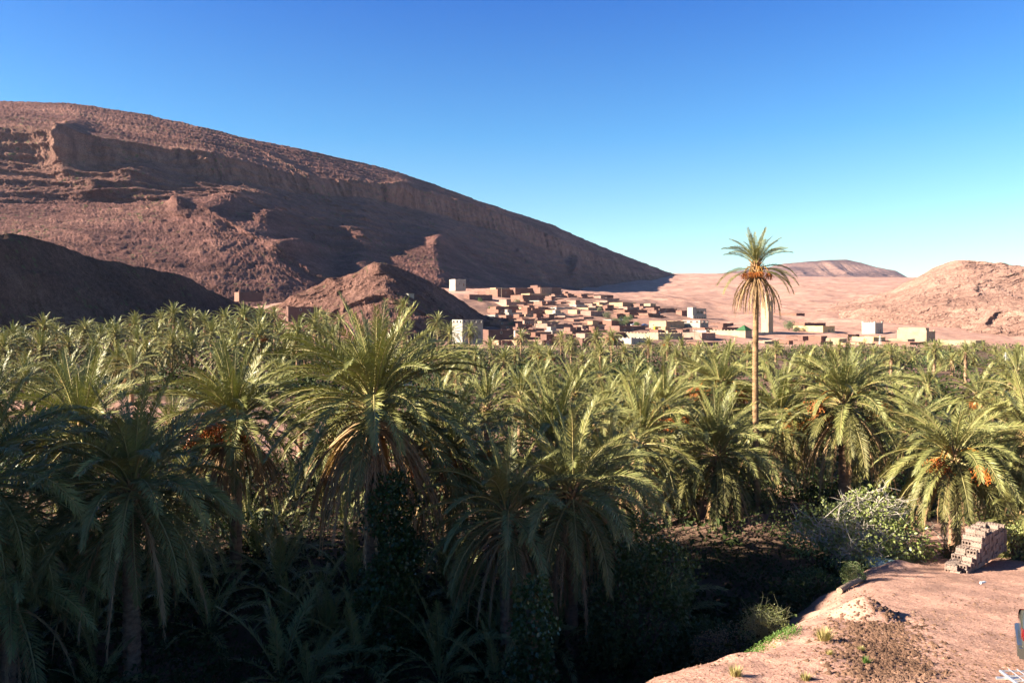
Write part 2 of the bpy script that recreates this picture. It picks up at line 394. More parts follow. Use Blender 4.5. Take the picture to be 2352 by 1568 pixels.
# ---------------------------------------------------------------- hills and mountains: lofted through contour lines at real depths
def loft(name, curves, x0, x1, nx, rows, mat, disp, back=None, bumps=(), smooth_px=25, facet=False):
    xs = np.linspace(x0, x1, nx)
    cy = []; cd = []
    for c in curves:
        c = np.array(c, float)
        yy = np.interp(xs, c[:, 0], c[:, 1]); dd = np.interp(xs, c[:, 0], c[:, 2])
        k = max(1, int(smooth_px / (x1 - x0) * nx)); ker = np.hanning(2 * k + 1); ker /= ker.sum()
        yy = np.convolve(np.pad(yy, k, 'edge'), ker, 'valid'); dd = np.convolve(np.pad(dd, k, 'edge'), ker, 'valid')
        cy.append(CAMZ + (HY - yy) / F * dd - (9 if c is curves[0] or len(cy) == 0 else 0)); cd.append(dd)
    if back:
        for dD, dz in back:
            cy.append(cy[len(curves) - 1] + dz); cd.append(cd[len(curves) - 1] + dD)
    Zs = []; Ds = []; T = []
    nseg = len(cy) - 1
    for s_ in range(nseg):
        n = rows[s_]
        for k in range(n + (1 if s_ == nseg - 1 else 0)):
            t = k / n
            Zs.append(cy[s_] * (1 - t) + cy[s_ + 1] * t); Ds.append(cd[s_] * (1 - t) + cd[s_ + 1] * t); T.append(s_ + t)
    Z = np.array(Zs); D = np.array(Ds); T = np.array(T)[:, None] + 0 * Z
    A = xs[None] + 0 * Z
    X = (A - CX) / F * D
    VY = HY - (Z - CAMZ) / D * F
    push = np.zeros_like(Z)
    for bx, by, rx, ry, h in bumps:
        q = ((A - bx) / rx) ** 2 + ((VY - by) / ry) ** 2
        push += h * np.exp(-q)
    dr, dz = disp(X, D, Z, T, A)
    gr = np.random.RandomState(5).uniform(-1, 1, Z.shape) * D * .00055 * (name != 'mesa'); Z = Z + gr * .8; dr = dr + gr * 1.5
    D2 = D - dr - push; Z2 = Z + dz + push * 0.25
    X2 = X
    V = np.stack([X2, D2, Z2], -1).reshape(-1, 3)
    ny = len(Zs)
    i = np.arange(ny - 1)[:, None] * nx + np.arange(nx - 1)[None]
    Qd = np.stack([i, i + 1, i + nx + 1, i + nx], -1).reshape(-1, 4)
    o = link(name, mesh_np(name, V, Qd, mat=mat, smooth=name == 'mesa'))
    a_ = o.data.attributes.new('bare', 'FLOAT', 'POINT'); a_.data.foreach_set('value', (np.clip(1 - np.abs(T - 2.5) / .62, 0, 1) ** .5 + .45 * np.clip(1 - np.abs(T - 1.7) / .6, 0, 1)).astype(np.float32).ravel())
    tag(o, kind='structure'); return o

def bandmask(T, a, b, w=0.15):
    return np.clip((T - a) / w, 0, 1) * np.clip((b - T) / w, 0, 1)

# big mountain
def disp_mountain(X, D, Z, T, A):
    U = (X * 0.5 + D * 0.85)                                    # along the face
    cliff = bandmask(T, 1.9, 3.1, .1); mid = bandmask(T, 1.0, 2.0, .12); talus = bandmask(T, -.2, 1.05, .2); top = np.clip((T - 3) / .3, 0, 1)
    big = fbm(U / 140, Z * 0 + 3, Z / 400, 3, 40, ridged=True) * 26 * np.clip(T / 0.6, 0, 1) * np.clip((4.2 - T) / .8, 0, 1)
    flute = fbm(U / 16, D * 0, Z / 120, 4, 50, ridged=True) * 7.0 * cliff
    strata = (np.abs(((Z + fbm(X / 60, D / 60, Z * 0, 2, 4) * 9) / 11.0) % 1.0 - .5) * 2) ** 2 * 7.0 * (mid + 0.5 * cliff)
    rock = fbm(X / 22, D / 22, Z / 14, 4, 60, ridged=True) * 5.0 * (mid + 0.35 * talus)
    gully = fbm(U / 48, D * 0, Z / 220, 4, 70, ridged=True) * 9 * (talus + .5 * mid)
    f = fbm(X / 9, D / 9, Z / 9, 4, 80, ridged=True, gain=.65) * 3.4 * (.5 + .5 * np.clip(4 - T, 0, 1))
    dr = big + flute + strata + rock + gully + f
    dz = (fbm(X / 80, D / 80, Z * 0, 4, 90) * 2.0 + fbm(X / 9, D / 9, Z / 9, 3, 91) * 1.2) * (0.4 + 0.6 * np.clip(4.2 - T, 0, 1)) + \
         top * ((np.abs(((Z * 1.0) / 9.0) % 1.0 - .5) * 2) ** 3 * 1.5)
    return dr, dz
mD = lambda pts, add=0: pts
mountain = loft('mountain', [
    [(-500, 705, 400), (0, 705, 430), (400, 702, 470), (640, 705, 510), (900, 695, 600), (1100, 680, 700), (1300, 684, 860), (1500, 694, 1180), (1650, 702, 1550), (1800, 700, 1850)],
    [(-500, 470, 670), (0, 470, 715), (200, 465, 735), (400, 470, 760), (500, 455, 785), (560, 470, 803), (640, 510, 785), (700, 545, 780), (780, 590, 790), (830, 560, 835), (900, 585, 870), (1010, 556, 980), (1100, 600, 1110), (1200, 640, 1280), (1300, 658, 1510), (1450, 680, 1800), (1650, 700, 2080), (1800, 700, 2200)],
    [(-500, 352, 740), (0, 362, 795), (150, 392, 805), (300, 388, 822), (480, 408, 850), (600, 432, 905), (720, 448, 980), (850, 455, 1085), (1000, 492, 1250), (1150, 535, 1430), (1300, 590, 1640), (1450, 642, 1880), (1560, 662, 2040), (1700, 690, 2180), (1800, 700, 2250)],
    [(-500, 285, 752), (0, 298, 806), (90, 305, 809), (180, 314, 814), (280, 328, 827), (360, 338, 842), (480, 350, 868), (560, 370, 903), (640, 392, 945), (720, 408, 998), (830, 418, 1085), (900, 426, 1150), (1000, 444, 1268), (1060, 462, 1340), (1150, 492, 1450), (1250, 534, 1585), (1330, 570, 1710), (1450, 620, 1910), (1560, 652, 2090), (1700, 685, 2210), (1800, 700, 2300)],
    [(-500, 218, 990), (0, 232, 1050), (150, 238, 1060), (330, 262, 1075), (450, 290, 1080), (560, 318, 1120), (700, 345, 1190), (830, 375, 1280), (930, 400, 1350), (1000, 425, 1420), (1100, 462, 1540), (1180, 490, 1620), (1260, 513, 1730), (1330, 545, 1830), (1400, 575, 1920), (1480, 605, 2030), (1540, 628, 2150), (1640, 655, 2280), (1800, 690, 2430)]],
    -500, 1800, 1020, [100, 80, 46, 56, 16, 6], M['mountain'], disp_mountain,
    back=[(120, -6), (1500, -330)],
    bumps=[(185, 345, 26, 55, 26), (350, 408, 50, 22, 22), (560, 470, 60, 30, 26), (635, 510, 45, 28, 20), (700, 572, 55, 14, 22), (250, 440, 40, 14, 16), (920, 440, 30, 18, 26), (1010, 560, 22, 14, 20), (1322, 618, 10, 22, 40), (440, 480, 24, 18, 18)])

# dark spur on the left
def disp_spur(X, D, Z, T, A):
    m = np.clip(T / .3, 0, 1)
    dr = (fbm(X / 30, D / 30, Z / 30, 4, 140, ridged=True) * 5 + fbm(X / 6, D / 6, Z / 6, 4, 141, ridged=True) * 3.0) * m
    dz = (fbm(X / 14, D / 14, Z * 0, 4, 142, ridged=True) * 0.8 + fbm(X / 3, D / 3, Z / 3, 3, 143) * 0.5) * m
    return dr, dz
spur = loft('hill', [
    [(-500, 800, 215), (0, 790, 235), (300, 775, 285), (500, 750, 340), (640, 728, 400), (700, 724, 430)],
    [(-500, 640, 232), (0, 650, 252), (200, 668, 300), (400, 690, 350), (520, 712, 390), (620, 722, 420), (700, 724, 440)],
    [(-500, 530, 250), (0, 540, 275), (60, 542, 285), (120, 556, 300), (200, 588, 325), (300, 609, 345), (400, 628, 368), (450, 650, 385), (520, 686, 405), (580, 706, 420), (640, 718, 435), (700, 726, 450)]],
    -500, 700, 520, [50, 80, 14, 6], M['dark_hill'], disp_spur, back=[(20, -2), (90, -45)],
    bumps=[(20, 575, 40, 20, 8), (430, 645, 30, 14, 6), (120, 640, 60, 12, 5)])

# rounded knoll in the middle
def disp_knoll(X, D, Z, T, A):
    m = np.clip(T / .3, 0, 1)
    dr = (fbm(X / 26, D / 26, Z / 26, 4, 150, ridged=True) * 7 + fbm(X / 5, D / 5, Z / 5, 4, 151, ridged=True) * 1.5) * m
    dz = (fbm(X / 12, D / 12, Z * 0, 4, 152, ridged=True) * 0.9 + fbm(X / 2.6, D / 2.6, Z / 2.6, 3, 153) * 0.5) * m
    return dr, dz
knoll = loft('hill', [
    [(560, 745, 360), (700, 770, 320), (850, 800, 290), (950, 805, 290), (1050, 800, 310), (1130, 770, 390), (1180, 740, 440)],
    [(560, 735, 400), (680, 712, 375), (800, 700, 350), (900, 710, 335), (960, 720, 345), (1060, 728, 385), (1130, 740, 430), (1180, 738, 450)],
    [(560, 728, 430), (640, 702, 424), (690, 676, 417), (740, 653, 410), (785, 640, 402), (830, 618, 394), (868, 607, 390), (905, 611, 394), (935, 626, 402), (965, 636, 410), (1000, 655, 422), (1035, 674, 436), (1070, 698, 448), (1100, 722, 455), (1180, 738, 465)]],
    560, 1180, 420, [70, 90, 14, 6], M['hill'], disp_knoll, back=[(14, -1.5), (80, -30)],
    bumps=[(870, 618, 20, 10, 5), (770, 652, 16, 9, 7), (690, 690, 20, 8, 5), (980, 740, 50, 12, 5)], smooth_px=40)

# pink hills on the right
def disp_pink(X, D, Z, T, A):
    m = np.clip(T / .4, 0, 1)
    dr = (fbm(X / 110, D / 110, Z / 110, 3, 160, ridged=True) * 22 + fbm(X / 26, D / 26, Z / 26, 5, 161, ridged=True, gain=.6) * 7.5 + fbm(X / 5, D / 5, Z / 5, 3, 162, ridged=True) * 1.8) * m
    dz = (fbm(X / 40, D / 40, Z * 0, 4, 163, ridged=True) * 2.2 + fbm(X / 6, D / 6, Z / 6, 3, 164) * 0.7) * m * np.clip(2.6 - T, .5, 1)
    return dr, dz
pink = loft('hill', [
    [(1650, 760, 600), (1800, 760, 520), (1950, 775, 430), (2150, 800, 370), (2352, 812, 345), (2900, 815, 330)],
    [(1650, 735, 800), (1800, 722, 700), (1950, 715, 580), (2100, 705, 520), (2250, 700, 480), (2352, 700, 460), (2900, 690, 440)],
    [(1650, 722, 1000), (1800, 712, 950), (1950, 690, 900), (2040, 665, 860), (2080, 642, 850), (2130, 618, 830), (2185, 600, 800), (2230, 606, 780), (2290, 609, 720), (2352, 614, 680), (2500, 600, 660), (2900, 560, 640)]],
    1650, 2900, 620, [90, 110, 14, 8], M['pink_hill'], disp_pink, back=[(40, -3), (300, -80)],
    bumps=[(2225, 665, 14, 22, 4), (2160, 712, 34, 7, 3), (2060, 690, 40, 6, 3), (2232, 735, 12, 26, 3.5), (2120, 650, 20, 10, 4)])

# far table mountain
def disp_mesa(X, D, Z, T, A):
    dr = fbm(X / 260, D * 0, Z / 900, 4, 170, ridged=True) * 130 * np.clip(T / .5, 0, 1) * np.clip(3.2 - T, 0, 1)
    cl = bandmask(T, .95, 2.05, .1)
    dr = dr + fbm(X / 60, D * 0, Z / 300, 3, 171, ridged=True) * 26 * cl
    return dr, fbm(X / 200, D / 200, Z * 0, 3, 172) * 5
mesa = loft('mesa', [
    [(1560, 660, 4300), (2300, 665, 4300)],
    [(1560, 640, 4700), (1700, 632, 4700), (1850, 628, 4700), (2000, 629, 4700), (2090, 640, 4700), (2300, 650, 4700)],
    [(1560, 638, 4780), (1700, 626, 4780), (1850, 622, 4780), (1960, 621, 4780), (2020, 628, 4760), (2090, 640, 4740), (2300, 650, 4730)],
    [(1560, 636, 4950), (1650, 629, 4950), (1700, 622, 4950), (1760, 614, 4950), (1800, 606, 4950), (1850, 602, 4950), (1900, 598, 4950), (1945, 597, 4950), (1975, 603, 4950), (2010, 614, 4950), (2055, 622, 4950), (2070, 630, 4950), (2090, 641, 4950), (2300, 652, 4950)]],
    1560, 2300, 320, [14, 14, 10, 16, 6], M['mesa'], disp_mesa, back=[(500, -20), (900, -160)], smooth_px=8)

# ---------------------------------------------------------------- plant materials
def leaf_mat(name, cols, rough=0.42, spec=0.5, transl=0.22, hueobj=True):
    m, t, b = new_mat(name)
    oi = t.nodes.new('ShaderNodeObjectInfo')
    n = noise(t, 0.9, 3, .6)
    a = mixc(t, oi.outputs['Random'], cols[0], cols[1])
    col = mixc(t, ramp(t, n, [(0.35, 0.0), (0.7, 1.0)]), a, cols[2])
    t.links.new(col, b.inputs['Base Color']); b.inputs['Roughness'].default_value = rough
    b.inputs['Specular IOR Level'].default_value = spec
    if transl:
        tr = t.nodes.new('ShaderNodeBsdfTranslucent'); mx = t.nodes.new('ShaderNodeMixShader'); mx.inputs[0].default_value = transl
        t.links.new(mixc(t, 1.0, col, (1.0, 1.15, .45), 'MULTIPLY'), tr.inputs[0])
        t.links.new(b.outputs[0], mx.inputs[1]); t.links.new(tr.outputs[0], mx.inputs[2])
        t.links.new(mx.outputs[0], t.nodes['Material Output'].inputs[0])
    return m
M['frond'] = leaf_mat('palm leaflets', [(.175, .185, .055), (.275, .26, .085), (.21, .22, .09)], 0.40, 0.32, .04)
M['frond_shaded'] = leaf_mat('shaded palm leaflets', [(.12, .118, .038), (.17, .15, .05), (.14, .135, .05)], 0.5, 0.2, .03)  # lower, older fronds: olive tone with the crown's self-shade painted in
M['frond_young'] = leaf_mat('young palm leaflets', [(.085, .12, .04), (.12, .15, .05), (.14, .15, .06)], 0.42, 0.5)
M['rachis'] = leaf_mat('palm leaf stalks', [(.26, .24, .09), (.32, .25, .10), (.24, .22, .09)], 0.5, 0.4, 0)
M['dead'] = leaf_mat('dead palm leaves', [(.36, .23, .12), (.27, .15, .075), (.42, .29, .16)], 0.75, 0.2, .1)
M['dates'] = leaf_mat('dates', [(.45, .11, .02), (.55, .18, .03), (.32, .07, .02)], 0.35, 0.5, 0)
M['date_stalk'] = leaf_mat('date stalks', [(.50, .26, .05), (.45, .20, .04), (.40, .24, .06)], 0.5, 0.4, 0)
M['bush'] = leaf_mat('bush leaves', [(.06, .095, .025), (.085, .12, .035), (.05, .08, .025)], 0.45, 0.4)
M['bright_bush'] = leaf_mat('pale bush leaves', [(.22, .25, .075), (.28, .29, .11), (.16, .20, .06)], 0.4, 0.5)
M['ivy'] = leaf_mat('vine leaves', [(.05, .085, .02), (.075, .12, .03), (.05, .08, .025)], 0.35, 0.5)
M['village_tree'] = leaf_mat('village tree leaves', [(.10, .17, .06), (.14, .19, .08), (.12, .15, .07)], 0.5, 0.3)
M['grey_tree'] = leaf_mat('grey tree leaves', [(.16, .17, .11), (.20, .20, .13), (.15, .15, .10)], 0.5, 0.3)
M['dry'] = leaf_mat('dry grass', [(.38, .32, .13), (.30, .28, .12), (.42, .34, .16)], 0.7, 0.2)
M['herb'] = leaf_mat('low green herbs', [(.09, .17, .035), (.12, .20, .04), (.08, .14, .03)], 0.5, 0.3)
M['thorn'] = leaf_mat('thorn bush twigs', [(.30, .30, .17), (.36, .34, .20), (.22, .25, .12)], 0.6, 0.3)
def bark_mat(name, c0, c1, s=3.0):
    m, t, b = new_mat(name)
    n = noise(t, s, 5, .65, vec_scale=(1, 1, 2.2)); col = ramp(t, n, [(0.32, c0), (0.62, c1)])
    t.links.new(col, b.inputs['Base Color']); bump(t, b, noise(t, s * 5, 4, .6), .7, .05); return m
M['trunk'] = bark_mat('palm trunk', (.13, .075, .045), (.34, .21, .13))
M['tall_trunk'] = bark_mat('tall palm trunk', (.12, .07, .036), (.30, .19, .10), 2.0)
M['branch'] = bark_mat('pale bark', (.36, .31, .25), (.55, .50, .42))
M['dark_bark'] = bark_mat('dark bark', (.10, .07, .05), (.18, .13, .09))

# ---------------------------------------------------------------- palm frond meshes
def frond_geo(L, elev, droop, pairs, ll, lw, seed, dead=False, rad=0.035, start=0.16, segs=12, tube=3, power=1.25, bend=0.0, lseg=1):
    r = random.Random(seed); V = []; T = []; MI = []
    n = 40; pts = []; tan_ = []; p = np.zeros(3)
    sidebend = bend if bend else r.uniform(-.18, .18)
    for i in range(n + 1):
        s = i / n; a = elev - droop * s ** power; az = sidebend * s * s
        t = np.array([cos(a) * cos(az), cos(a) * sin(az), sin(a)])
        pts.append(p.copy()); tan_.append(t); p = p + t * L / n
    pts = np.array(pts); tan_ = np.array(tan_)
    def at(s):
        f = s * n; i = min(int(f), n - 1); u = f - i
        return pts[i] * (1 - u) + pts[i + 1] * u, tan_[i] * (1 - u) + tan_[i + 1] * u
    # stalk
    for i in range(segs + 1):
        s = i / segs; q, t = at(s); t = t / np.linalg.norm(t)
        side = np.cross(t, [0, 0, 1.0]); side = side / (np.linalg.norm(side) + 1e-6) if np.linalg.norm(side) > .05 else np.array([0, 1.0, 0])
        up = np.cross(side, t); w = rad * (1 - s) ** .7 + .006
        if s < .12: w *= 1 + 1.3 * (1 - s / .12)
        for k in range(tube):
            an = 2 * pi * k / tube + pi / 2; V.append(q + side * cos(an) * w * 1.3 + up * sin(an) * w)
    for i in range(segs):
        for k in range(tube):
            k2 = (k + 1) % tube; a, b, c, d = i * tube + k, i * tube + k2, (i + 1) * tube + k2, (i + 1) * tube + k
            T += [(a, b, c), (a, c, d)]; MI += [1, 1]
    twist = r.uniform(-.5, .5)
    for j in range(pairs):
        s = start + (1 - start) * (j + .5) / pairs
        for sd in (-1, 1):
            if dead and r.random() < .25: continue
            ss = min(.998, s + r.uniform(-.5, .5) / pairs); q, t = at(ss); t = t / np.linalg.norm(t)
            side = np.cross(t, [0, 0, 1.0]); nn = np.linalg.norm(side)
            side = side / nn if nn > .05 else np.array([0, 1.0, 0]); up = np.cross(side, t)
            ct, st = cos(twist * ss), sin(twist * ss); side, up = side * ct + up * st, up * ct - side * st
            u = (ss - start) / (1 - start)
            prof = (min(1, .35 + u * 3.2)) * (1 - .55 * max(0, (u - .45) / .55) ** 1.4)
            l = ll * prof * r.uniform(.85, 1.12)
            al = (57 - 30 * u) if not dead else (26 - 12 * u)
            al = R(al + r.uniform(-7, 7)); be = R([36, 10, 24, -8][(j * 2 + (sd > 0)) % 4] + r.uniform(-7, 7))
            d = t * cos(al) + (side * sd * cos(be) + up * sin(be)) * sin(al)
            d = d / np.linalg.norm(d)
            wv = np.cross(d, up - side * sd * .4 * r.uniform(.2, 1.2)); wv = wv / (np.linalg.norm(wv) + 1e-6)
            wv = wv + up * r.uniform(-.45, .45); wv = wv / np.linalg.norm(wv)
            w = lw * (1 - .3 * u) * (.6 if dead else 1)
            tip = q + d * l + np.array([0, 0, -1]) * l * (.10 if not dead else .35) * r.uniform(.3, 1.2)
            m_ = q + d * l * .4
            b0 = len(V); V += [q, m_ + wv * w, tip, m_ - wv * w]
            T += [(b0, b0 + 1, b0 + 2), (b0, b0 + 2, b0 + 3)]; MI += [0, 0]
    return np.array(V), np.array(T), np.array(MI)

def geo_mesh(name, geo, mats): return mesh_np(name, geo[0], tris=geo[1], mats=mats, matidx=geo[2])
def join_geo(gs):
    V = []; T = []; MI = []; n = 0
    for v, t, m in gs: V.append(v); T.append(t + n); MI.append(m); n += len(v)
    return np.concatenate(V), np.concatenate(T), np.concatenate(MI)
def xf(geo, az=0, scale=1, loc=(0, 0, 0), tilt=0):
    v, t, m = geo; c, s = cos(az), sin(az)
    if tilt: v = v @ np.array([[1, 0, 0], [0, cos(tilt), sin(tilt)], [0, -sin(tilt), cos(tilt)]])
    v = v @ np.array([[c, s, 0], [-s, c, 0], [0, 0, 1]]) * scale + np.array(loc)
    return v, t, m

# classes by angle at the base of the stalk (degrees), droop (radians); unit length 4 m
CLASSES = [(82, .5), (70, .85), (58, 1.15), (45, 1.4), (31, 1.52), (15, 1.5), (-2, 1.35), (-20, 1.15), (-42, .85)]
FR = {}
for lod, (pairs, seg, nv, lw) in {'near': (68, 12, 3, .025), 'mid': (46, 8, 2, .035)}.items():
    for k, (e, d) in enumerate(CLASSES):
        FR[lod, k] = [geo_mesh('frond_%s' % lod, frond_geo(4.0, R(e) + rng.uniform(-.06, .06), d * rng.uniform(.8, 1.15), pairs, .56, lw, 100 + k * 9 + v, segs=seg), [M['frond_shaded' if k > 5 else 'frond'], M['rachis']]) for v in range(nv)]
    FR[lod, 'dead'] = [geo_mesh('dead_%s' % lod, frond_geo(3.6, R(rng.uniform(-35, -55)), rng.uniform(.5, .9), pairs // 2, .34, lw, 300 + v, dead=True, rad=.028, segs=seg, power=.6), [M['dead'], M['dead']]) for v in range(4)]
    FR[lod, 'hang'] = [geo_mesh('hang_%s' % lod, frond_geo(4.0, R(rng.uniform(-5, 15)), rng.uniform(1.5, 1.65), int(pairs * .6), .34, lw * 1.1, 320 + v, dead=True, rad=.04, segs=seg, power=.38), [M['dead'], M['dead']]) for v in range(4)]

def stub_geo(n=34, h=.9, r0=.24, seed=1):
    """old leaf bases bristling under the crown"""
    r = random.Random(seed); V = []; T = []; MI = []
    for i in range(n):
        az = i * 2.4; z = -h * i / n + .12; l = r.uniform(.35, .6); el = R(r.uniform(35, 70)); w = .06
        c, s = cos(az), sin(az); p = np.array([c * r0 * .8, s * r0 * .8, z]); sd = np.array([-s, c, 0]) * w
        d = np.array([c * cos(el), s * cos(el), sin(el)]); nrm = np.array([-c * sin(el), -s * sin(el), cos(el)]) * .03
        b = len(V); V += [p - sd * 1.6, p + sd * 1.6, p + d * l + sd * .7, p + d * l - sd * .7, p + nrm * 2, p + d * l + nrm]
        T += [(b, b + 1, b + 2), (b, b + 2, b + 3), (b + 1, b + 4, b + 5), (b + 1, b + 5, b + 2), (b, b + 3, b + 5), (b, b + 5, b + 4)]; MI += [0] * 6
    return np.array(V), np.array(T), np.array(MI)
STUBS = [geo_mesh('stubs', stub_geo(44, 1.0, .26, s), [M['dead']]) for s in range(2)]

def trunk_mesh(name, H, r0, r1, sides, step, rough, mat, seed):
    r = random.Random(seed); V = []; Q = []
    n = max(3, int(H / step)); lean = r.uniform(-.02, .02), r.uniform(-.02, .02)
    for i in range(n + 1):
        z = H * i / n; s = i / n
        rad = (r0 * (1 - s) + r1 * s) * (1 + .35 * max(0, 1 - z / .8) * .6) * (1 + (.22 * max(0, (s - .88) / .12) if r1 > .15 else 0))
        for k in range(sides):
            an = 2 * pi * (k + .5 * (i % 2)) / sides
            rr = rad * (1 + rough * (1 if (i % 2) else -.4) + r.uniform(-.5, .5) * rough)
            V.append((cos(an) * rr + lean[0] * H * (s * s - s) * 2, sin(an) * rr + lean[1] * H * (s * s - s) * 2, z + r.uniform(-.3, .3) * step * (0 < i < n)))
    for i in range(n):
        for k in range(sides):
            k2 = (k + 1) % sides; Q.append((i * sides + k, i * sides + k2, (i + 1) * sides + k2, (i + 1) * sides + k))
    return mesh_np(name, V, Q, mat=mat)
TRUNK_H = [1.5, 3, 5, 7, 9, 11, 13, 15]
TR = {h: trunk_mesh('trunk', h, .27, .24, 12, .13, .13, M['trunk'], int(h * 10)) for h in TRUNK_H}
TRF = {h: trunk_mesh('far_trunk', h, .25, .22, 6, .5, .10, M['trunk'], int(h * 10)) for h in TRUNK_H}

def bunch_geo(seed, L=1.3):
    """a date bunch: arching orange stalk with a brush of strands of fruit"""
    r = random.Random(seed); V = []; T = []; MI = []
    def strip(pts, w, m):
        for a, b in zip(pts[:-1], pts[1:]):
            d = np.array(b) - np.array(a); sd = np.cross(d, [0.3, .8, .4]); sd = sd / (np.linalg.norm(sd) + 1e-6) * w; s2 = np.cross(d, sd); s2 = s2 / (np.linalg.norm(s2) + 1e-6) * w
            k = len(V); V.extend([a - sd, a + sd, b + sd, b - sd, a - s2, a + s2, b + s2, b - s2])
            T.extend([(k, k + 1, k + 2), (k, k + 2, k + 3), (k + 4, k + 5, k + 6), (k + 4, k + 6, k + 7)]); MI.extend([m] * 4)
    pts = []; p = np.array([0., 0, 0])
    for i in range(7):
        a = R(50) - i * R(22); pts.append(p.copy()); p = p + np.array([cos(a), 0, sin(a)]) * L / 7
    strip(pts, .022, 1); e = pts[-1]
    for i in range(26):
        d = np.array([r.gauss(.1, .5), r.gauss(0, .5), r.uniform(-1.6, -.4)]); d = d / np.linalg.norm(d) * r.uniform(.35, .6)
        q = e + d; strip([e, q], .006, 1)
        for f in range(5):
            c = e + d * (.35 + .15 * f) + np.array([r.uniform(-.03, .03) for _ in range(3)]); w = .024; k = len(V)
            V.extend([c + [w, 0, 0], c + [-w * .5, w * .87, 0], c + [-w * .5, -w * .87, 0], c + [0, 0, w * 1.6], c - [0, 0, w * 1.6]])
            T.extend([(k, k + 1, k + 3), (k + 1, k + 2, k + 3), (k + 2, k, k + 3), (k + 1, k, k + 4), (k + 2, k + 1, k + 4), (k, k + 2, k + 4)]); MI.extend([0] * 6)
    return np.array(V), np.array(T), np.array(MI)
BUNCH = [geo_mesh('date_bunch', bunch_geo(s), [M['dates'], M['date_stalk']]) for s in range(4)]

def pick_trunk(h, table): return min(TRUNK_H, key=lambda k: abs(k - h) / k)

ALLPALMS = []
def palm(x, y, zc, L=4.0, n=52, dead=10, hang=6, dates=0, top=0, low=8, lod='near', label=None, group=None, seed=0, upright=0.0, cat='palm tree', name='date_palm', datedir=None, trunkmat=None, facing=None):
    """top/low: first and last class of angle used"""
    r = random.Random(seed * 7 + 3); zg = gz(x, y); h = max(.5, zc - zg)
    root = bpy.data.objects.new(name, None); COL.objects.link(root); root.location = (x, y, zg - .15)
    root.empty_display_size = .2
    tag(root, label, cat, group)
    k = pick_trunk(h, TR); t = link('trunk', TR[k], root); t.scale = (L / 4 * .95, L / 4 * .95, (h + .15) / k)
    t.rotation_euler = (0, 0, r.uniform(0, 6))
    s = L / 4.0; zc2 = h + .15
    link('leaf_bases', STUBS[seed % 2], root, (0, 0, zc2 - .15), (0, 0, r.uniform(0, 6)), s)
    n = int(n * (1.22 if lod == 'near' else 1.1))
    for i in range(n):
        u = (i + r.uniform(-.6, .6)) / n; u = min(.999, max(0, u)) ** (.88 + upright)
        c = int(top + u * (low - top + .999)); c = max(0, min(8, c))
        me = r.choice(FR[lod, c]); az = i * 2.39996 + r.uniform(-.25, .25)
        sc = s * r.uniform(.86, 1.08) * (.84 if c <= 1 else 1)
        o = link('frond', me, root, (cos(az) * .12, sin(az) * .12, zc2 - .05 - .45 * u * s), (r.uniform(-.12, .12), r.uniform(-.1, .1), az), sc)
    for i in range(dead):
        az = r.uniform(0, 2 * pi); o = link('dead_frond', r.choice(FR[lod, 'dead']), root, (cos(az) * .2, sin(az) * .2, zc2 - .5 * s - r.uniform(0, .5)), (0, r.uniform(-.15, .15), az), s * r.uniform(.7, 1.0))
    for i in range(hang):
        az = r.uniform(0, 2 * pi); o = link('dead_frond', r.choice(FR[lod, 'hang']), root, (cos(az) * .22, sin(az) * .22, zc2 - .75 * s - r.uniform(0, .7)), (0, r.uniform(-.1, .1), az), s * r.uniform(.8, 1.15))
    for i in range(dates):
        az = (datedir[i % len(datedir)] if datedir else r.uniform(pi, 2 * pi)) + r.uniform(-.2, .2)
        link('date_bunch', BUNCH[(seed + i) % 4], root, (cos(az) * .2, sin(az) * .2, zc2 - .15), (0, r.uniform(-.2, .2), az), s * r.uniform(1.4, 1.8))
    ALLPALMS.append((x, y, zc, L)); return root

def palm_px(vx, vy, D, **kw):
    x, y, z = P(vx, vy, D); return palm(x, y, z, **kw)
def Lpx(px, D): return px / F * D

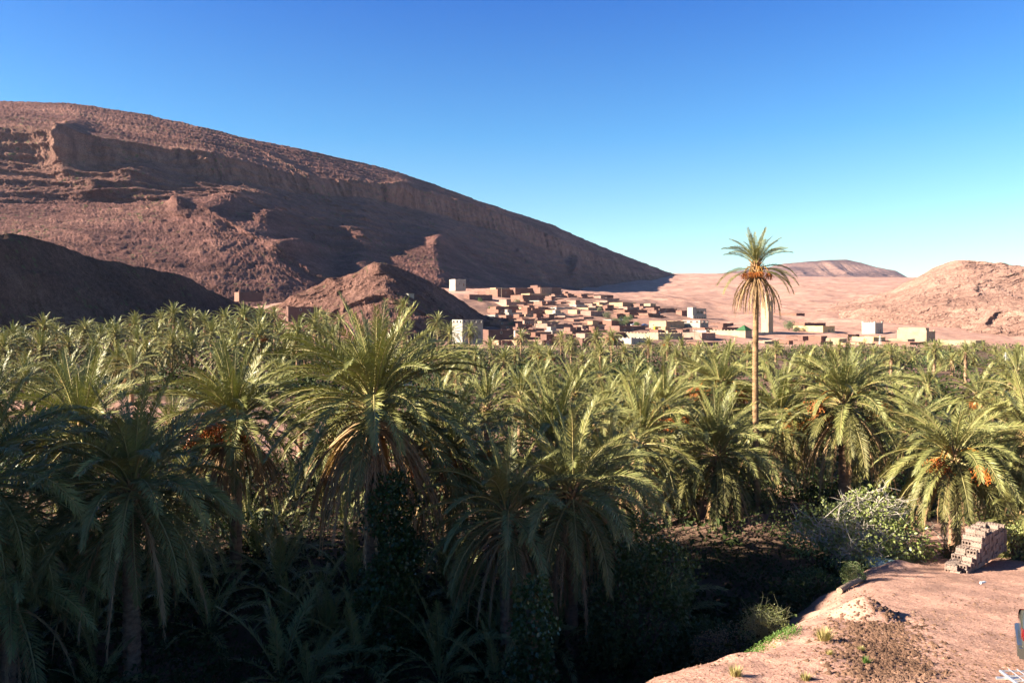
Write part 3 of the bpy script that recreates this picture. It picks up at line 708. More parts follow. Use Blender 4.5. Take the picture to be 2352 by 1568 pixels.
# ---- the palms close by, one by one: picture column and row of the heart of the crown, distance
W_, E_, S_ = pi, 0.0, 1.5 * pi        # directions: left, right, towards the camera
NEAR = [
 # vx, vy, D, leaf length, label, options
 (860, 912, 33, 4.7, 'large sunlit date palm left of centre with tall upright leaves and a pale dead skirt', dict(n=66, dead=10, hang=54, low=6)),
 (540, 952, 37, 3.9, 'date palm on the left with big rust red date bunches and a long brown skirt', dict(n=60, dead=12, hang=44, low=6, dates=12, datedir=[W_ + .2, W_ + .6, S_ - .3, W_ + .9, S_ + .6])),
 (185, 985, 38, 4.2, 'date palm at the left with silvery sunlit leaves behind the big dark palm', dict(n=56, dead=6, hang=4, low=7)),
 (305, 1105, 29, 4.3, 'big dark date palm at lower left, long leaves drooping far down in shade', dict(n=64, dead=8, hang=16, low=8)),
 (-45, 1085, 27, 4.2, 'date palm cut off by the left edge with dark drooping leaves', dict(n=50, dead=4, hang=6)),
 (20, 1330, 27, 3.6, 'low date palm in deep shade at the bottom left corner', dict(n=36, dead=4, hang=2, low=7)),
 (1035, 1025, 36, 3.7, 'date palm with dark red date bunches just right of the large sunlit palm', dict(n=50, dead=12, hang=18, dates=7, datedir=[W_ + .4, S_, E_ - .3])),
 (1165, 1165, 30, 3.4, 'shaded date palm low in the centre with brown dead leaves fanned out below', dict(n=40, dead=26, hang=12, low=7)),
 (1315, 1120, 31, 3.7, 'shaded date palm right of centre, sun catching the tips of its drooping leaves', dict(n=46, dead=22, hang=18)),
 (1275, 1015, 37, 3.8, 'date palm with fresh upright leaves just behind the two shaded palms', dict(n=46, dead=4, hang=4, upright=.5, low=7)),
 (1470, 1005, 44, 4.0, 'date palm with a stiff upright tuft of leaves, left of the broad sunlit crown', dict(n=44, dead=6, hang=6, upright=.6)),
 (1395, 1075, 34, 3.0, 'small date palm half in shade below the upright tuft', dict(n=34, dead=4, hang=2, low=6)),
 (1648, 1032, 46, 4.3, 'broad round sunlit date palm just left of the foot of the tall trunk', dict(n=60, dead=6, hang=16)),
 (1792, 945, 51, 4.1, 'date palm with orange date bunches directly right of the tall bare trunk', dict(n=54, dead=8, hang=20, dates=6, datedir=[S_, E_ - .3, E_ - .8])),
 (1940, 915, 47, 4.2, 'wide date palm with date bunches on both sides above a dark dead leaf curtain', dict(n=60, dead=16, hang=24, dates=6, datedir=[W_ + .4, E_ - .3])),
 (2192, 1040, 40, 3.8, 'rounded yellow green date palm with drooping leaves behind the block stack', dict(n=66, dead=6, hang=14, dates=5, top=1, datedir=[W_ + .9, S_ + .3])),
 (2368, 1000, 41, 4.0, 'date palm cut off by the right edge with pale leaves hanging low', dict(n=50, dead=4, hang=6)),
 (2345, 1180, 38, 3.0, 'low date palm at the right edge behind the block stack', dict(n=34, dead=3, hang=0)),
 (1525, 935, 54, 3.9, 'date palm with hanging brown date bunches left of the two tallest sunlit crowns', dict(n=52, dead=8, hang=10, dates=7, datedir=[W_ + .3, S_, S_ - .5, E_ - .5])),
 (1655, 885, 58, 4.0, 'date palm with bright orange date bunches and spiky top, behind the broad round crown', dict(n=54, dead=8, hang=8, dates=8, datedir=[W_ + .4, S_ - .3, S_ + .4, E_ - .4])),
 (2085, 985, 55, 3.8, 'shaded date palm behind the rounded yellow green one, leaning dark leaves', dict(n=40, dead=8, hang=8)),
]
MID = [
 (1322, 905, 66, 3.4, dict(upright=.4, hang=8)), (1195, 905, 64, 3.0, dict(upright=.3)), (1118, 930, 60, 3.4, dict(upright=.9, n=26)), (1010, 925, 58, 3.2, dict()),
 (1390, 945, 58, 3.0, dict(upright=.5)),
 (2250, 905, 72, 3.3, dict(dates=2)), (2350, 900, 60, 3.8, dict()), (2050, 905, 78, 3.4, dict()), (1850, 862, 84, 3.6, dict(hang=6, dates=2)),
 (1450, 880, 82, 3.2, dict()), (1590, 860, 88, 3.2, dict()), (2130, 880, 92, 3.2, dict()), (2335, 850, 86, 3.6, dict()),
 (303, 845, 92, 3.3, dict(upright=.4, n=34)), (150, 880, 66, 3.4, dict()), (60, 870, 84, 3.0, dict()), (-10, 900, 62, 3.6, dict()), (395, 970, 52, 3.0, dict()), (440, 1080, 46, 2.8, dict()),
 (690, 960, 62, 2.8, dict(n=28)), (760, 1010, 52, 3.0, dict()), (640, 850, 100, 2.8, dict()), (1530, 1090, 46, 2.8, dict()), 
 (1245, 868, 92, 3.0, dict()), (1050, 860, 96, 3.0, dict()), (1380, 862, 98, 3.0, dict()), (2000, 862, 100, 3.2, dict()),
]
for i, (vx, vy, D, L, lab, kw) in enumerate(NEAR):
    palm_px(vx, vy, D, L=L * 1.1, label=lab, group='date palms of the near grove', seed=i + 1, **kw)

# ---- the one tall palm that stands above everything
def tall_palm():
    vx, vy, D = 1737, 607, 45; x, y, zc = P(vx, vy, D); zg = gz(x, y) - .2
    root = bpy.data.objects.new('date_palm', None); COL.objects.link(root); root.location = (x, y, zg)
    tag(root, 'very tall lone date palm with bare slender trunk rising above the village and the skyline', 'palm tree')
    H = zc - zg; V = []; Q = []; n = 190; sd = 14; r = random.Random(5)
    for i in range(n + 1):
        s = i / n; z = H * s; rad = (.18 - .035 * s) * (1 + .5 * max(0, 1 - z / 1.2)) * (1.0 if s < .93 else 1.15)
        off = -.10 * sin(pi * s * 1.1) + .1 * (1 - s)
        for k in range(sd):
            an = 2 * pi * (k + .5 * (i % 2)) / sd; rr = rad * (1 + (.07 if i % 2 else -.05) + r.uniform(-.05, .05))
            V.append((off + cos(an) * rr, sin(an) * rr, z + r.uniform(-.02, .02)))
    for i in range(n):
        for k in range(sd): Q.append((i * sd + k, i * sd + (k + 1) % sd, (i + 1) * sd + (k + 1) % sd, (i + 1) * sd + k))
    link('trunk', mesh_np('tall_trunk', V, Q, mat=M['tall_trunk']), root)
    link('leaf_bases', STUBS[0], root, (0, 0, H - .1), (0, 0, 0), .9)
    s = .56; LONGH = [geo_mesh('long_dead', frond_geo(2.55, R(10), 1.62, 34, .26, .022, 950 + v, dead=True, rad=.03, segs=10, power=.42), [M['dead'], M['dead']]) for v in range(5)]
    spec = [(0, a) for a in (0.3, 1.4, 2.7, 3.9, 5.2)] + [(1, a) for a in (.1, .9, 1.8, 2.6, 3.3, 4.2, 5.0, 5.8)] + [(2, a) for a in (-.1, 3.0, 3.5, 2.3, 4.5, 5.6)] + [(2, .4)] + [(3, 3.05), (3, 5.9)]
    for k, a in spec: link('frond', r.choice(FR['near', k]), root, (0, 0, H - .1), (r.uniform(-.08, .08), 0, a + r.uniform(-.1, .1)), s * r.uniform(.88, 1.05))
    for k, a in [(5, 3.2), (6, 3.4), (4, .05), (5, -.25), (6, -.1), (5, .3), (6, 5.4)]:
        link('frond', r.choice(FR['near', k]), root, (0, 0, H - .35), (0, 0, a), s * 1.15)
    for i in range(46):
        az = i * 2.4; link('dead_frond', r.choice(LONGH), root, (cos(az) * .12, sin(az) * .12, H - .5 - r.uniform(0, .5)), (0, r.uniform(-.05, .2), az), (r.uniform(.6, 1.05),) * 2 + (r.uniform(.75, 1.15),))
    for i, az in enumerate([2.9, 3.4, 4.0, 4.5, 5.0, 5.6, 3.1, 4.7, 6.0, 3.7]):
        link('date_bunch', BUNCH[i % 4], root, (0, 0, H - .25), (0, .2, az), r.uniform(.62, .85))
tall_palm()

# ---------------------------------------------------------------- palms farther off
CROWNS = []
for v, (n, top, low, up, skirt, dts) in enumerate([(48, 0, 8, 0, 12, 0), (40, 0, 7, .2, 8, 0), (52, 0, 8, 0, 18, 3), (36, 0, 7, .3, 4, 0), (48, 0, 8, -.1, 26, 0), (42, 0, 8, .1, 12, 4)]):
    r = random.Random(900 + v); gs = []
    for i in range(n):
        u = min(.999, max(0, (i + r.uniform(-.6, .6)) / n)) ** (.86 + up); c = int(top + u * (low - top + .999))
        e, d = CLASSES[min(8, c)]
        gs.append(xf(frond_geo(3.4, R(e), d * r.uniform(.85, 1.15), 18, .50, .080, 500 + v * 50 + i, segs=4, rad=.045), i * 2.39996 + r.uniform(-.3, .3), r.uniform(.85, 1.1) * (.84 if c <= 1 else 1), (0, 0, -.4 * u)))
    gs = [(v_, t_, m_ + (2 * (m_ == 0) if i_ > len(gs) * .55 else 0)) for i_, (v_, t_, m_) in enumerate(gs)]; g = join_geo(gs); gd = []  # lower fronds get the leaflets with shade in their colour
    for i in range(skirt):
        gg = frond_geo(2.8, R(r.uniform(-10, -45)), r.uniform(.9, 1.3), 7, .3, .05, 700 + v * 50 + i, dead=True, segs=4, rad=.05, power=.4)
        gd.append(xf(gg, r.uniform(0, 6.28), r.uniform(.7, 1.05), (0, 0, -.5 - r.uniform(0, .5))))
    crown = geo_mesh('crown', g, [M['frond'], M['rachis'], M['frond_shaded']]); sk = None; db = None
    if gd: sk = geo_mesh('dead_skirt', join_geo(gd), [M['dead'], M['dead']])
    if dts: db = geo_mesh('dates', join_geo([xf(bunch_geo(i), r.uniform(3.2, 6.2), .95, (0, 0, -.1)) for i in range(dts + 2)]), [M['dates'], M['date_stalk']])
    CROWNS.append((crown, sk, db))

# names and labels: what a palm looks like, and what it stands beside
MARKS = [(196, 'below the shaded left spur', 0, 420), (0, 'left of the adobe pen', 420, 560), (0, 'below the small adobe pen', 560, 700), (0, 'behind the large sunlit palm', 700, 960),
         (0, 'left of the tall white house', 960, 1045), (0, 'before the tall white house', 1045, 1120), (0, 'below the low adobe rows', 1120, 1270),
         (0, 'below the green village trees', 1270, 1430), (0, 'below the pale block houses', 1430, 1600), (0, 'below the mosque', 1600, 1740),
         (0, 'below the minaret', 1740, 1860), (0, 'below the ochre house', 1860, 1990), (0, 'below the white tower house', 1990, 2080),
         (0, 'below the cream battlemented house', 2080, 2190), (0, 'below the long pale house', 2190, 2290), (0, 'at the far right edge', 2290, 9999)]
def where(vx):
    for _, t, a, b in MARKS:
        if a <= vx < b: return t
    return 'at the far left edge'
ROWW = ['front grove,', 'middle grove,', 'rear grove,', 'last row,']
RECS = []
def reg(o, vx, look, place, noun, group):
    RECS.append((o, vx, look, place, noun, group))
LOOK = ['full crowned', 'spiky topped', 'orange fruited', 'thin crowned', 'brown skirted', 'date bearing']

def far_palm(vx, vy, D, v=None, L=3.5, leafz=None):
    x, y, z = P(vx, vy, D); zg = gz(x, y); h = z - zg
    if h < 1.2: z = zg + 1.2; h = 1.2
    v = rng.randrange(6) if v is None else v; crown, sk, db = CROWNS[v]; L = L * (1.12 if vx < 780 else .88 if vx < 1700 else .74); s = L / 3.4 * rng.uniform(.92, 1.06)
    root = bpy.data.objects.new('date_palm', None); COL.objects.link(root); root.location = (x, y, zg - .1)
    tag(root, None, 'palm tree', 'date palms of the far grove')
    k = pick_trunk(h, TRF); t = link('trunk', TRF[k], root); t.scale = (1, 1, (h + .1) / k)
    az = rng.uniform(0, 6.28)
    link('crown', crown, root, (0, 0, h + .1), (rng.uniform(-.08, .08), rng.uniform(-.08, .08), az), (s, s, s * rng.uniform(.92, 1.12)))
    if sk: link('dead_skirt', sk, root, (0, 0, h + .1), (0, 0, az), s)
    if db: link('date_bunches', db, root, (0, 0, h + .1), (0, 0, rng.uniform(-.4, .4)), s)
    tall = 'tall' if h > 8.5 else ('short' if h < 4.5 else 'medium')
    rank = 0 if D < 105 else 1 if D < 150 else 2 if D < 195 else 3
    RECS.append((root, vx, tall + ' ' + LOOK[v], ROWW[rank] + ' ' + where(vx), 'date palm'))
    ALLPALMS.append((x, y, z, L)); return root

BACK = [(99, 750, 150, 2), (30, 772, 140, 0), (196, 756, 165, 4), (266, 766, 150, 0), (309, 750, 185, 1), (398, 722, 165, 1), (372, 738, 180, 0), (441, 733, 185, 3), (516, 733, 170, 4),
        (559, 728, 165, 2), (599, 730, 175, 1), (630, 727, 190, 3), (95, 802, 128, 1), (158, 792, 140, 0), (316, 788, 130, 3), (395, 792, 125, 0), (487, 766, 140, 1), (595, 773, 125, 2),
        (536, 763, 150, 0), (59, 848, 112, 0), (684, 765, 120, 4), (724, 742, 150, 0), (217, 806, 130, 1), (360, 765, 150, 3), (440, 800, 128, 3), (230, 775, 160, 3), (130, 770, 172, 3), (10, 800, 122, 0),
        (470, 742, 190, 1), (420, 765, 165, 0), (335, 810, 118, 0), (540, 800, 125, 1), (655, 800, 128, 0), (700, 800, 130, 1), (640, 765, 155, 3), (270, 830, 108, 0),
        (1005, 740, 180, 0), (1033, 767, 170, 1), (1079, 757, 185, 4), (1092, 813, 135, 4), (1125, 799, 165, 3), (1197, 774, 190, 1), (1184, 813, 150, 4), (1230, 796, 175, 0), (1289, 780, 190, 1),
        (1312, 788, 170, 4), (1368, 777, 195, 1), (1405, 775, 165, 2), (1367, 826, 150, 4), (1434, 810, 150, 4), (1490, 793, 175, 1), (1533, 788, 180, 5), (1566, 799, 185, 1), (1263, 820, 140, 5),
        (985, 788, 150, 0), (960, 815, 128, 0), (1030, 830, 120, 1), (925, 770, 160, 3),
        (1845, 806, 150, 0), (1782, 801, 170, 1), (1870, 807, 185, 3), (1895, 804, 190, 1), (2008, 812, 170, 1), (2043, 828, 155, 0), (2078, 806, 195, 3), (2097, 829, 165, 4), (2128, 800, 215, 1),
        (2158, 795, 215, 1), (2182, 811, 205, 3), (2237, 807, 225, 3), (2259, 810, 235, 3), (2285, 812, 205, 4), (2339, 807, 205, 1), (2163, 836, 165, 0), (2161, 861, 145, 1), (2235, 855, 160, 0),
        (2062, 838, 175, 0), (1854, 838, 118, 2), (1760, 830, 125, 0), (1930, 830, 160, 3), (2300, 845, 150, 0), (2340, 835, 165, 1), (2205, 835, 180, 1), (1700, 815, 170, 1), (1640, 812, 175, 0), (1605, 815, 160, 1)]
for b in BACK: far_palm(*b[:3], v=b[3])
far_palm(925, 700, 170, 2, 2.8)

for i, (vx, vy, D, L, kw) in enumerate(MID):
    k = dict(n=38, dead=5, hang=5, dates=0); k.update(kw)
    o = palm_px(vx, vy, D, L=L * 1.14, lod='mid', group='date palms of the near grove', seed=60 + i, **k)
    look = 'fruiting' if k['dates'] else 'stiff upright' if k.get('upright', 0) > .3 else 'brown skirted' if k['hang'] > 6 else 'rounded'
    RECS.append((o, vx, ('small ' if L < 3.1 else 'larger ') + look, 'near grove, ' + where(vx), 'date palm'))

# fill the grove between the named palms
cnt = 0; tries = 0
occ = [(p[0], p[1]) for p in ALLPALMS]
while cnt < 58 and tries < 9000:
    tries += 1
    D = sqrt(rng.uniform(62 ** 2, 265 ** 2)); vx = rng.uniform(-60, 2420)
    x = (vx - CX) / F * D; y = D
    if vx < 780 and abs(D - np.interp(vx, [0, 400, 700], [94, 86, 66])) < 11: continue      # dry stream bed
    if vx < 700 and D > 200: continue
    if D > 225 and vx < 1800: continue
    if D < 115: continue
    if any((x - a) ** 2 + (y - b) ** 2 < (6.6 + D * .017) ** 2 for a, b in occ): continue
    zg = gz(x, y); h = rng.choice([1.5, 2.5, 3.5, 4.5, 6, 7.5]) * rng.uniform(.85, 1.1)
    vy = HY - (zg + h - CAMZ) / D * F
    if vy < 802 and 900 < vx: continue
    far_palm(vx, vy, D, L=rng.uniform(2.7, 3.7)); occ.append((x, y)); cnt += 1
# palms left of the picture, out of frame, which shade the grove
for i, (x, y, z) in enumerate([(-34, 46, 12), (-40, 52, 13), (-47, 60, 13), (-52, 72, 13)]):
    far_palm(CX + F * x / y, HY - (z - CAMZ) / y * F, y)

# ---------------------------------------------------------------- low palms and bushes in the shade
YOUNG = []
for v in range(4):
    YOUNG.append(v)
def young_palm(x, y, s, seed, vx):
    r = random.Random(seed); zg = gz(x, y); root = bpy.data.objects.new('young_date_palm', None); COL.objects.link(root); root.location = (x, y, zg)
    tag(root, None, 'palm tree', 'young palms on the grove floor')
    for i in range(13):
        c = min(6, int(i / 13 * 6)); link('frond', r.choice(FR['mid', c]), root, (0, 0, .1), (r.uniform(-.1, .1), 0, i * 2.4 + r.uniform(-.3, .3)), s * r.uniform(.8, 1.1))
    look = 'waist high' if s < .5 else 'head high' if s < .62 else 'bushy taller'
    pl = [q for a, q in ((0, 'in the bottom left corner'), (180, 'under the big dark palm'), (420, 'under the red fruited palm'), (650, 'left of the vine covered trunk'), (900, 'right of the vine covered trunk'), (1120, 'under the fanned dead leaves'), (1300, 'left of the dark round tree'), (1450, 'behind the dark round tree'), (1700, 'by the tall palm foot'), (1900, 'behind the fig tree')) if vx >= a or a == 0][-1]
    RECS.append((root, vx, 'trunkless ' + look, pl, 'young palm'))
yp = [(60, 1480, 33), (180, 1530, 31), (420, 1400, 36), (590, 1340, 39), (640, 1250, 44), (700, 1130, 54), (740, 1190, 47), (660, 1480, 33), (250, 1450, 34), (560, 1200, 50), (1020, 1400, 36), (1180, 1520, 32),
      (1350, 1300, 40), (1470, 1230, 47), (960, 1180, 50), (80, 1380, 38), (480, 1520, 32), (880, 1550, 31), (1250, 1420, 36), (1590, 1150, 55), (1900, 1060, 64), (350, 1270, 44), (2130, 1180, 46), (2250, 1160, 45), (130, 1250, 47)]
for _ in range(62): D_ = rng.choice([rng.uniform(27, 42), rng.uniform(28, 76)]); yp.append((rng.uniform(0, 1560 if D_ < 45 else 2300), 0, D_))
for i, (vx, vy, D) in enumerate(yp):
    x = (vx - CX) / F * D; young_palm(x, D, rng.uniform(.42, .72) * (1.35 if D < 40 else 1), 400 + i, vx)

def leaf_cloud(n, blobs, size, seed, droop=.3, aspect=1.6):
    """n small folded leaves over the shells of several blobs: (x, y, z, rx, ry, rz)"""
    r = np.random.RandomState(seed); w = np.array([b[3] * b[4] + b[4] * b[5] + b[3] * b[5] for b in blobs]); idx = r.choice(len(blobs), n, p=w / w.sum())
    B = np.array(blobs)[idx]; d = r.normal(size=(n, 3)); d /= np.linalg.norm(d, axis=1)[:, None]; rad = r.uniform(.45, 1.05, (n, 1)) ** .6
    clump = 1 + .25 * vnoise(d[:, 0] * 3 + idx, d[:, 1] * 3, d[:, 2] * 3, seed)[:, None]
    c = B[:, :3] + d * B[:, 3:] * rad * clump
    a = r.normal(size=(n, 3)); a /= np.linalg.norm(a, axis=1)[:, None]; a = a + d * .8; a[:, 2] -= droop; a /= np.linalg.norm(a, axis=1)[:, None]
    b = np.cross(a, r.normal(size=(n, 3))); b /= np.linalg.norm(b, axis=1)[:, None]
    s = size * r.uniform(.6, 1.3, (n, 1)); nn = np.cross(a, b)
    v = np.stack([c, c + a * s * .5 + b * s / aspect * .5 + nn * s * .12, c + a * s, c + a * s * .5 - b * s / aspect * .5 + nn * s * .12], 1).reshape(-1, 3)
    k = np.arange(n)[:, None] * 4
    t = np.concatenate([k + [0, 1, 2], k + [0, 2, 3]], 0)
    return v, t, np.zeros(len(t), int)

def branch_mesh(name, seed, tips, mat, r0=.09, wig=.25, base=(0, 0, 0), sides=4, twigs=2):
    r = random.Random(seed); mb = MB()
    for tp in tips:
        p = Vector(base) + Vector((r.uniform(-.15, .15), r.uniform(-.15, .15), 0)); q = Vector(tp); pts = [p]
        n = 6; L = (q - p).length
        for i in range(1, n + 1):
            s = i / n; c = p.lerp(q, s); c.z += sin(pi * s) * L * .12; pts.append(c + Vector([r.uniform(-wig, wig) * L * .12 * (s < 1) for _ in range(3)]))
        mb.tube(pts, [r0 * (1 - .85 * i / n) for i in range(n + 1)], sides, cap=False)
        for j in range(twigs):
            k = r.randrange(2, n); a = pts[k]; d = Vector((r.gauss(0, 1), r.gauss(0, 1), r.gauss(.3, .8))).normalized() * L * r.uniform(.2, .4)
            m_ = a + d * .5 + Vector([r.uniform(-.05, .05) * L for _ in range(3)])
            mb.tube([a, m_, a + d], [r0 * .3, r0 * .2, r0 * .06], 3, cap=False)
            for _ in range(2):
                d2 = Vector((r.gauss(0, 1), r.gauss(0, 1), r.gauss(.2, .8))).normalized() * L * .14; mb.tube([m_, m_ + d2], [r0 * .15, r0 * .05], 3, cap=False)
    return mb.mesh(name, mat)

def bush(name, vx, vy, D, blobs, n, size, leafm, barkm, label, cat, seed, group=None, base_drop=None, r0=.07, twigs=2, ntips=14, wig=.25, z=None):
    x, y, zz = P(vx, vy, D); zg = gz(x, y) if z is None else z; root = bpy.data.objects.new(name, None); COL.objects.link(root); root.location = (x, y, zg)
    tag(root, label, cat, group); r = random.Random(seed)
    tips = []
    for i in range(ntips):
        b = r.choice(blobs); d = Vector((r.gauss(0, 1), r.gauss(0, 1), abs(r.gauss(0, .8)))).normalized()
        tips.append((b[0] + d.x * b[3] * .95, b[1] + d.y * b[4] * .95, b[2] + d.z * b[5] * .95))
    link('branches', branch_mesh('branches', seed, tips, barkm, r0=r0, twigs=twigs, wig=wig), root)
    link('leaves', geo_mesh('leaves', leaf_cloud(n, blobs, size, seed), [leafm]), root); return root

# the pale leafy fig at the edge of the terrace
bl = [(0, 0, 1.9, 1.8, 1.6, 1.5), (-1.6, .2, 2.2, 1.2, 1.2, 1.1), (1.5, -.2, 1.5, 1.5, 1.4, 1.2), (.6, .5, 3.0, 1.2, 1.1, .9), (-.9, -.6, 1.2, 1.2, 1.2, .9), (2.4, .2, 1.0, 1.0, 1.1, .8), (-2.5, .4, 1.5, .9, .9, .9), (.3, -1.2, .9, 1.4, .9, .8), (1.9, .8, 2.4, .9, .9, .8)]
bush('fig_tree', 1980, 1290, 36.5, bl, 6600, .155, M['bright_bush'], M['branch'], 'pale leafy fig tree with bare whitish twigs beside the edge of the terrace', 'tree', 31, r0=.07, twigs=7, ntips=75, wig=.5)
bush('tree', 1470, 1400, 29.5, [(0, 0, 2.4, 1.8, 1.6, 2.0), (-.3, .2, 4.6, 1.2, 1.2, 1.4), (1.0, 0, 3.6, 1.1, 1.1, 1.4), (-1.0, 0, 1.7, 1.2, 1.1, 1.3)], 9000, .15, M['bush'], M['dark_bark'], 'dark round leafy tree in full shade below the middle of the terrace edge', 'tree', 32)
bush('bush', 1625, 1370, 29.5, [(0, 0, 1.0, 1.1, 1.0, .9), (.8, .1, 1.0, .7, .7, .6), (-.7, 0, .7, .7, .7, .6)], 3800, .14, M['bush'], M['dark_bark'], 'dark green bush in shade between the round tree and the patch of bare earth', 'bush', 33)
bush('bush', 2045, 1000, 58, [(0, 0, 2.0, 1.5, 1.4, 1.6), (1, 0, 1.3, 1.2, 1.1, 1.0)], 2500, .2, M['bright_bush'], M['dark_bark'], 'sunlit green bush between the wide fruiting palm and the rounded yellow green palm', 'bush', 34)
bush('bush', 2335, 1290, 36.5, [(0, 0, .8, .8, .7, .9), (.9, 0, .8, .8, .7, .8)], 1800, .15, M['bright_bush'], M['dark_bark'], 'bright green bush right of the block stack', 'bush', 35)
bush('bush', 2185, 1275, 37, [(0, 0, .3, .55, .4, .35)], 700, .08, M['bush'], M['dark_bark'], 'small dark shrub just left of the block stack', 'bush', 36)
bush('bush', 1870, 1340, 32.5, [(0, 0, .7, 1.2, .9, .8), (1.3, .3, .5, 1.0, .8, .6)], 3400, .10, M['bush'], M['dark_bark'], 'low dark bush on the slope under the fig tree', 'bush', 37)
bush('bush', 1690, 1400, 27.5, [(0, 0, .6, .9, .8, .7), (-.8, .2, .4, .7, .7, .5)], 2400, .06, M['dead'], M['dark_bark'], 'brownish dry bush in shade above the thorn bush', 'bush', 38)
bush('bush', 2150, 860, 150, [(0, 0, 2, 2.5, 2, 1.8), (2.6, 0, 1.4, 2, 2, 1.4)], 1800, .3, M['village_tree'], M['dark_bark'], 'round green bush among the palms below the cream battlemented house', 'bush', 39)
bush('bush', 740, 1080, 56, [(0, 0, 1.2, 1.6, 1.4, 1.2)], 2200, .16, M['bush'], M['dark_bark'], 'green bush left of the large sunlit palm beside the bare earth', 'bush', 40)
bush('bush', 1750, 1190, 45, [(0, 0, .5, .8, .6, .5), (1.0, .2, .4, .6, .5, .4)], 900, .10, M['bush'], M['dark_bark'], 'small bush at the foot of the tall palm', 'bush', 41)
for i, (vx, D, s) in enumerate([(560, 41, 1.3), (1120, 33, 1.2), (1290, 44, 1.5), (1400, 38, 1.3), (380, 50, 1.6), (980, 44, 1.4), (1560, 50, 1.6), (1830, 50, 1.6), (1930, 52, 1.5), (60, 52, 1.6), (1060, 58, 1.6), (230, 60, 1.6), (2080, 47, 1.4), (2260, 44, 1.3), (1680, 56, 1.4), (1390, 30, 1.0)]):
    o = bush('bush', vx, 900, D, [(0, 0, s * .8, s, s, s * .8), (s * .8, 0, s * .5, s * .8, s * .8, s * .6)], 1500, .15, M['bush'], M['dark_bark'], None, 'bush', 500 + i, group='dark bushes under the palms')
    RECS.append((o, vx, 'dark', 'under the palms ' + ['at the lower left', 'left of centre', 'right of centre', 'towards the fig tree'][min(3, vx // 600)], 'bush'))

# thorn bush and tufts at the terrace edge
def thorn(vx, vy, D, R_, H, n, label, seed, leafm, green=True):
    x, y, z = P(vx, vy, D); zg = gz(x, y); root = bpy.data.objects.new('thorn_bush', None); COL.objects.link(root); root.location = (x, y, zg); tag(root, label, 'bush')
    r = random.Random(seed); tips = []
    for i in range(n):
        a = r.uniform(0, 6.28); e = r.uniform(.1, 1.3); l = r.uniform(.7, 1.1); tips.append((cos(a) * cos(e) * R_ * l, sin(a) * cos(e) * R_ * l, sin(e) * H * l + .05))
    link('branches', branch_mesh('branches', seed, tips, M['thorn'], r0=.018, twigs=6, wig=.6, sides=3), root)
    link('leaves', geo_mesh('leaves', leaf_cloud(2600, [(0, 0, H * .42, R_ * .8, R_ * .8, H * .55)], .045, seed), [leafm]), root)
thorn(1758, 1462, 26.3, 1.05, 1.35, 60, 'spiny pale green thorn bush at the brink of the terrace', 51, M['bright_bush'])
thorn(1960, 1340, 31, .6, .8, 20, 'thin thorny shrub behind the log', 52, M['bush'])

def tuft(vx, vy, s, mat, label, seed, n=90, name='grass_tuft', cat='grass tuft', group=None):
    x, y = on_plane(vx, vy); zg = gz(x, y); r = random.Random(seed); V = []; T = []
    for i in range(n):
        a = r.uniform(0, 6.28); rr = r.uniform(0, .35) * s; l = s * r.uniform(.5, 1); le = r.uniform(.1, .8)
        b = np.array([cos(a) * rr, sin(a) * rr, 0]); t_ = b + np.array([cos(a) * le * l, sin(a) * le * l, l * (1 - le * .4)]); w = np.array([-sin(a), cos(a), 0]) * .012
        k = len(V); V += [b - w, b + w, t_]; T.append((k, k + 1, k + 2))
    o = link(name, mesh_np(name, V, tris=T, mat=mat), None, (x, y, zg)); tag(o, label, cat, group); return o
tuft(1893, 1475, .42, M['dry'], 'yellow dry grass tuft below the thorn bush on the lit earth', 1, 260)
tuft(1978, 1503, .16, M['dry'], 'flat dry tuft beside the green sprig on the rough earth', 2, 120)
tuft(1988, 1532, .20, M['herb'], 'small dark green sprig on the rough earth', 3, 90)
tuft(1690, 1556, .30, M['dry'], 'dry tuft at the bottom edge of the lit earth', 4, 160)
tuft(1850, 1560, .22, M['dry'], 'pale tuft at the bottom edge, right of the other dry tuft', 5, 120)
tuft(1905, 1515, .15, M['dry'], 'tiny dry tuft below the yellow dry grass', 6, 90)

# herbs and litter that nobody could count
def scatter_stuff(name, pts, make, mat, label):
    gs = [make(i, p) for i, p in enumerate(pts)]; g = join_geo(gs)
    o = link(name, geo_mesh(name, g, [mat])); tag(o, label, None, None, 'stuff'); return o
def pt_px(vx, vy):
    x, y = on_plane(vx, vy); return x, y, gz(x, y)
gp = []
for i in range(900):
    vx = rng.uniform(1690, 1835); base = 1500 - (vx - 1560) * .19 + rng.gauss(0, 9) - 4
    x, y, z = pt_px(vx, base); gp.append((x, y, z))
r_ = np.random.RandomState(3)
scatter_stuff('ground_herbs', [0], lambda i, p: leaf_cloud(3800, [(a, b, c + .03, .13, .13, .07) for a, b, c in gp], .045, 5), M['herb'], 'low bright green herbs along the brink of the terrace')
# undergrowth across the grove floor
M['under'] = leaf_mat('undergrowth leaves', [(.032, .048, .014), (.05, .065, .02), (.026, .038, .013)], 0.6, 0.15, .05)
ug = []
uD = 27 + 233 * nrng.rand(3600) ** 1.3; uV = nrng.uniform(-120, 2470, 3600); uX = (uV - CX) / F * uD
ok = (sdist_edge(uX, uD) < -1.8) & ~((uV < 780) & (np.abs(uD - np.interp(uV, [0, 400, 700], [94, 86, 66])) < 10)) & ~((uV < 600) & (uD > 215))
uX, uD = uX[ok], uD[ok]; eD = nrng.uniform(98, 215, 900); eX = (nrng.uniform(-80, 1500, 900) - CX) / F * eD; uX = np.concatenate([uX, eX]); uD = np.concatenate([uD, eD]); uZ = ground_z(uX, uD)
for x, D, z, k in zip(uX, uD, uZ, nrng.rand(len(uX))):
    s = .3 + .7 * k + (1.3 * k if D > 60 else 0); ug.append((x, D, z + s * .35, s, s, s * .6))
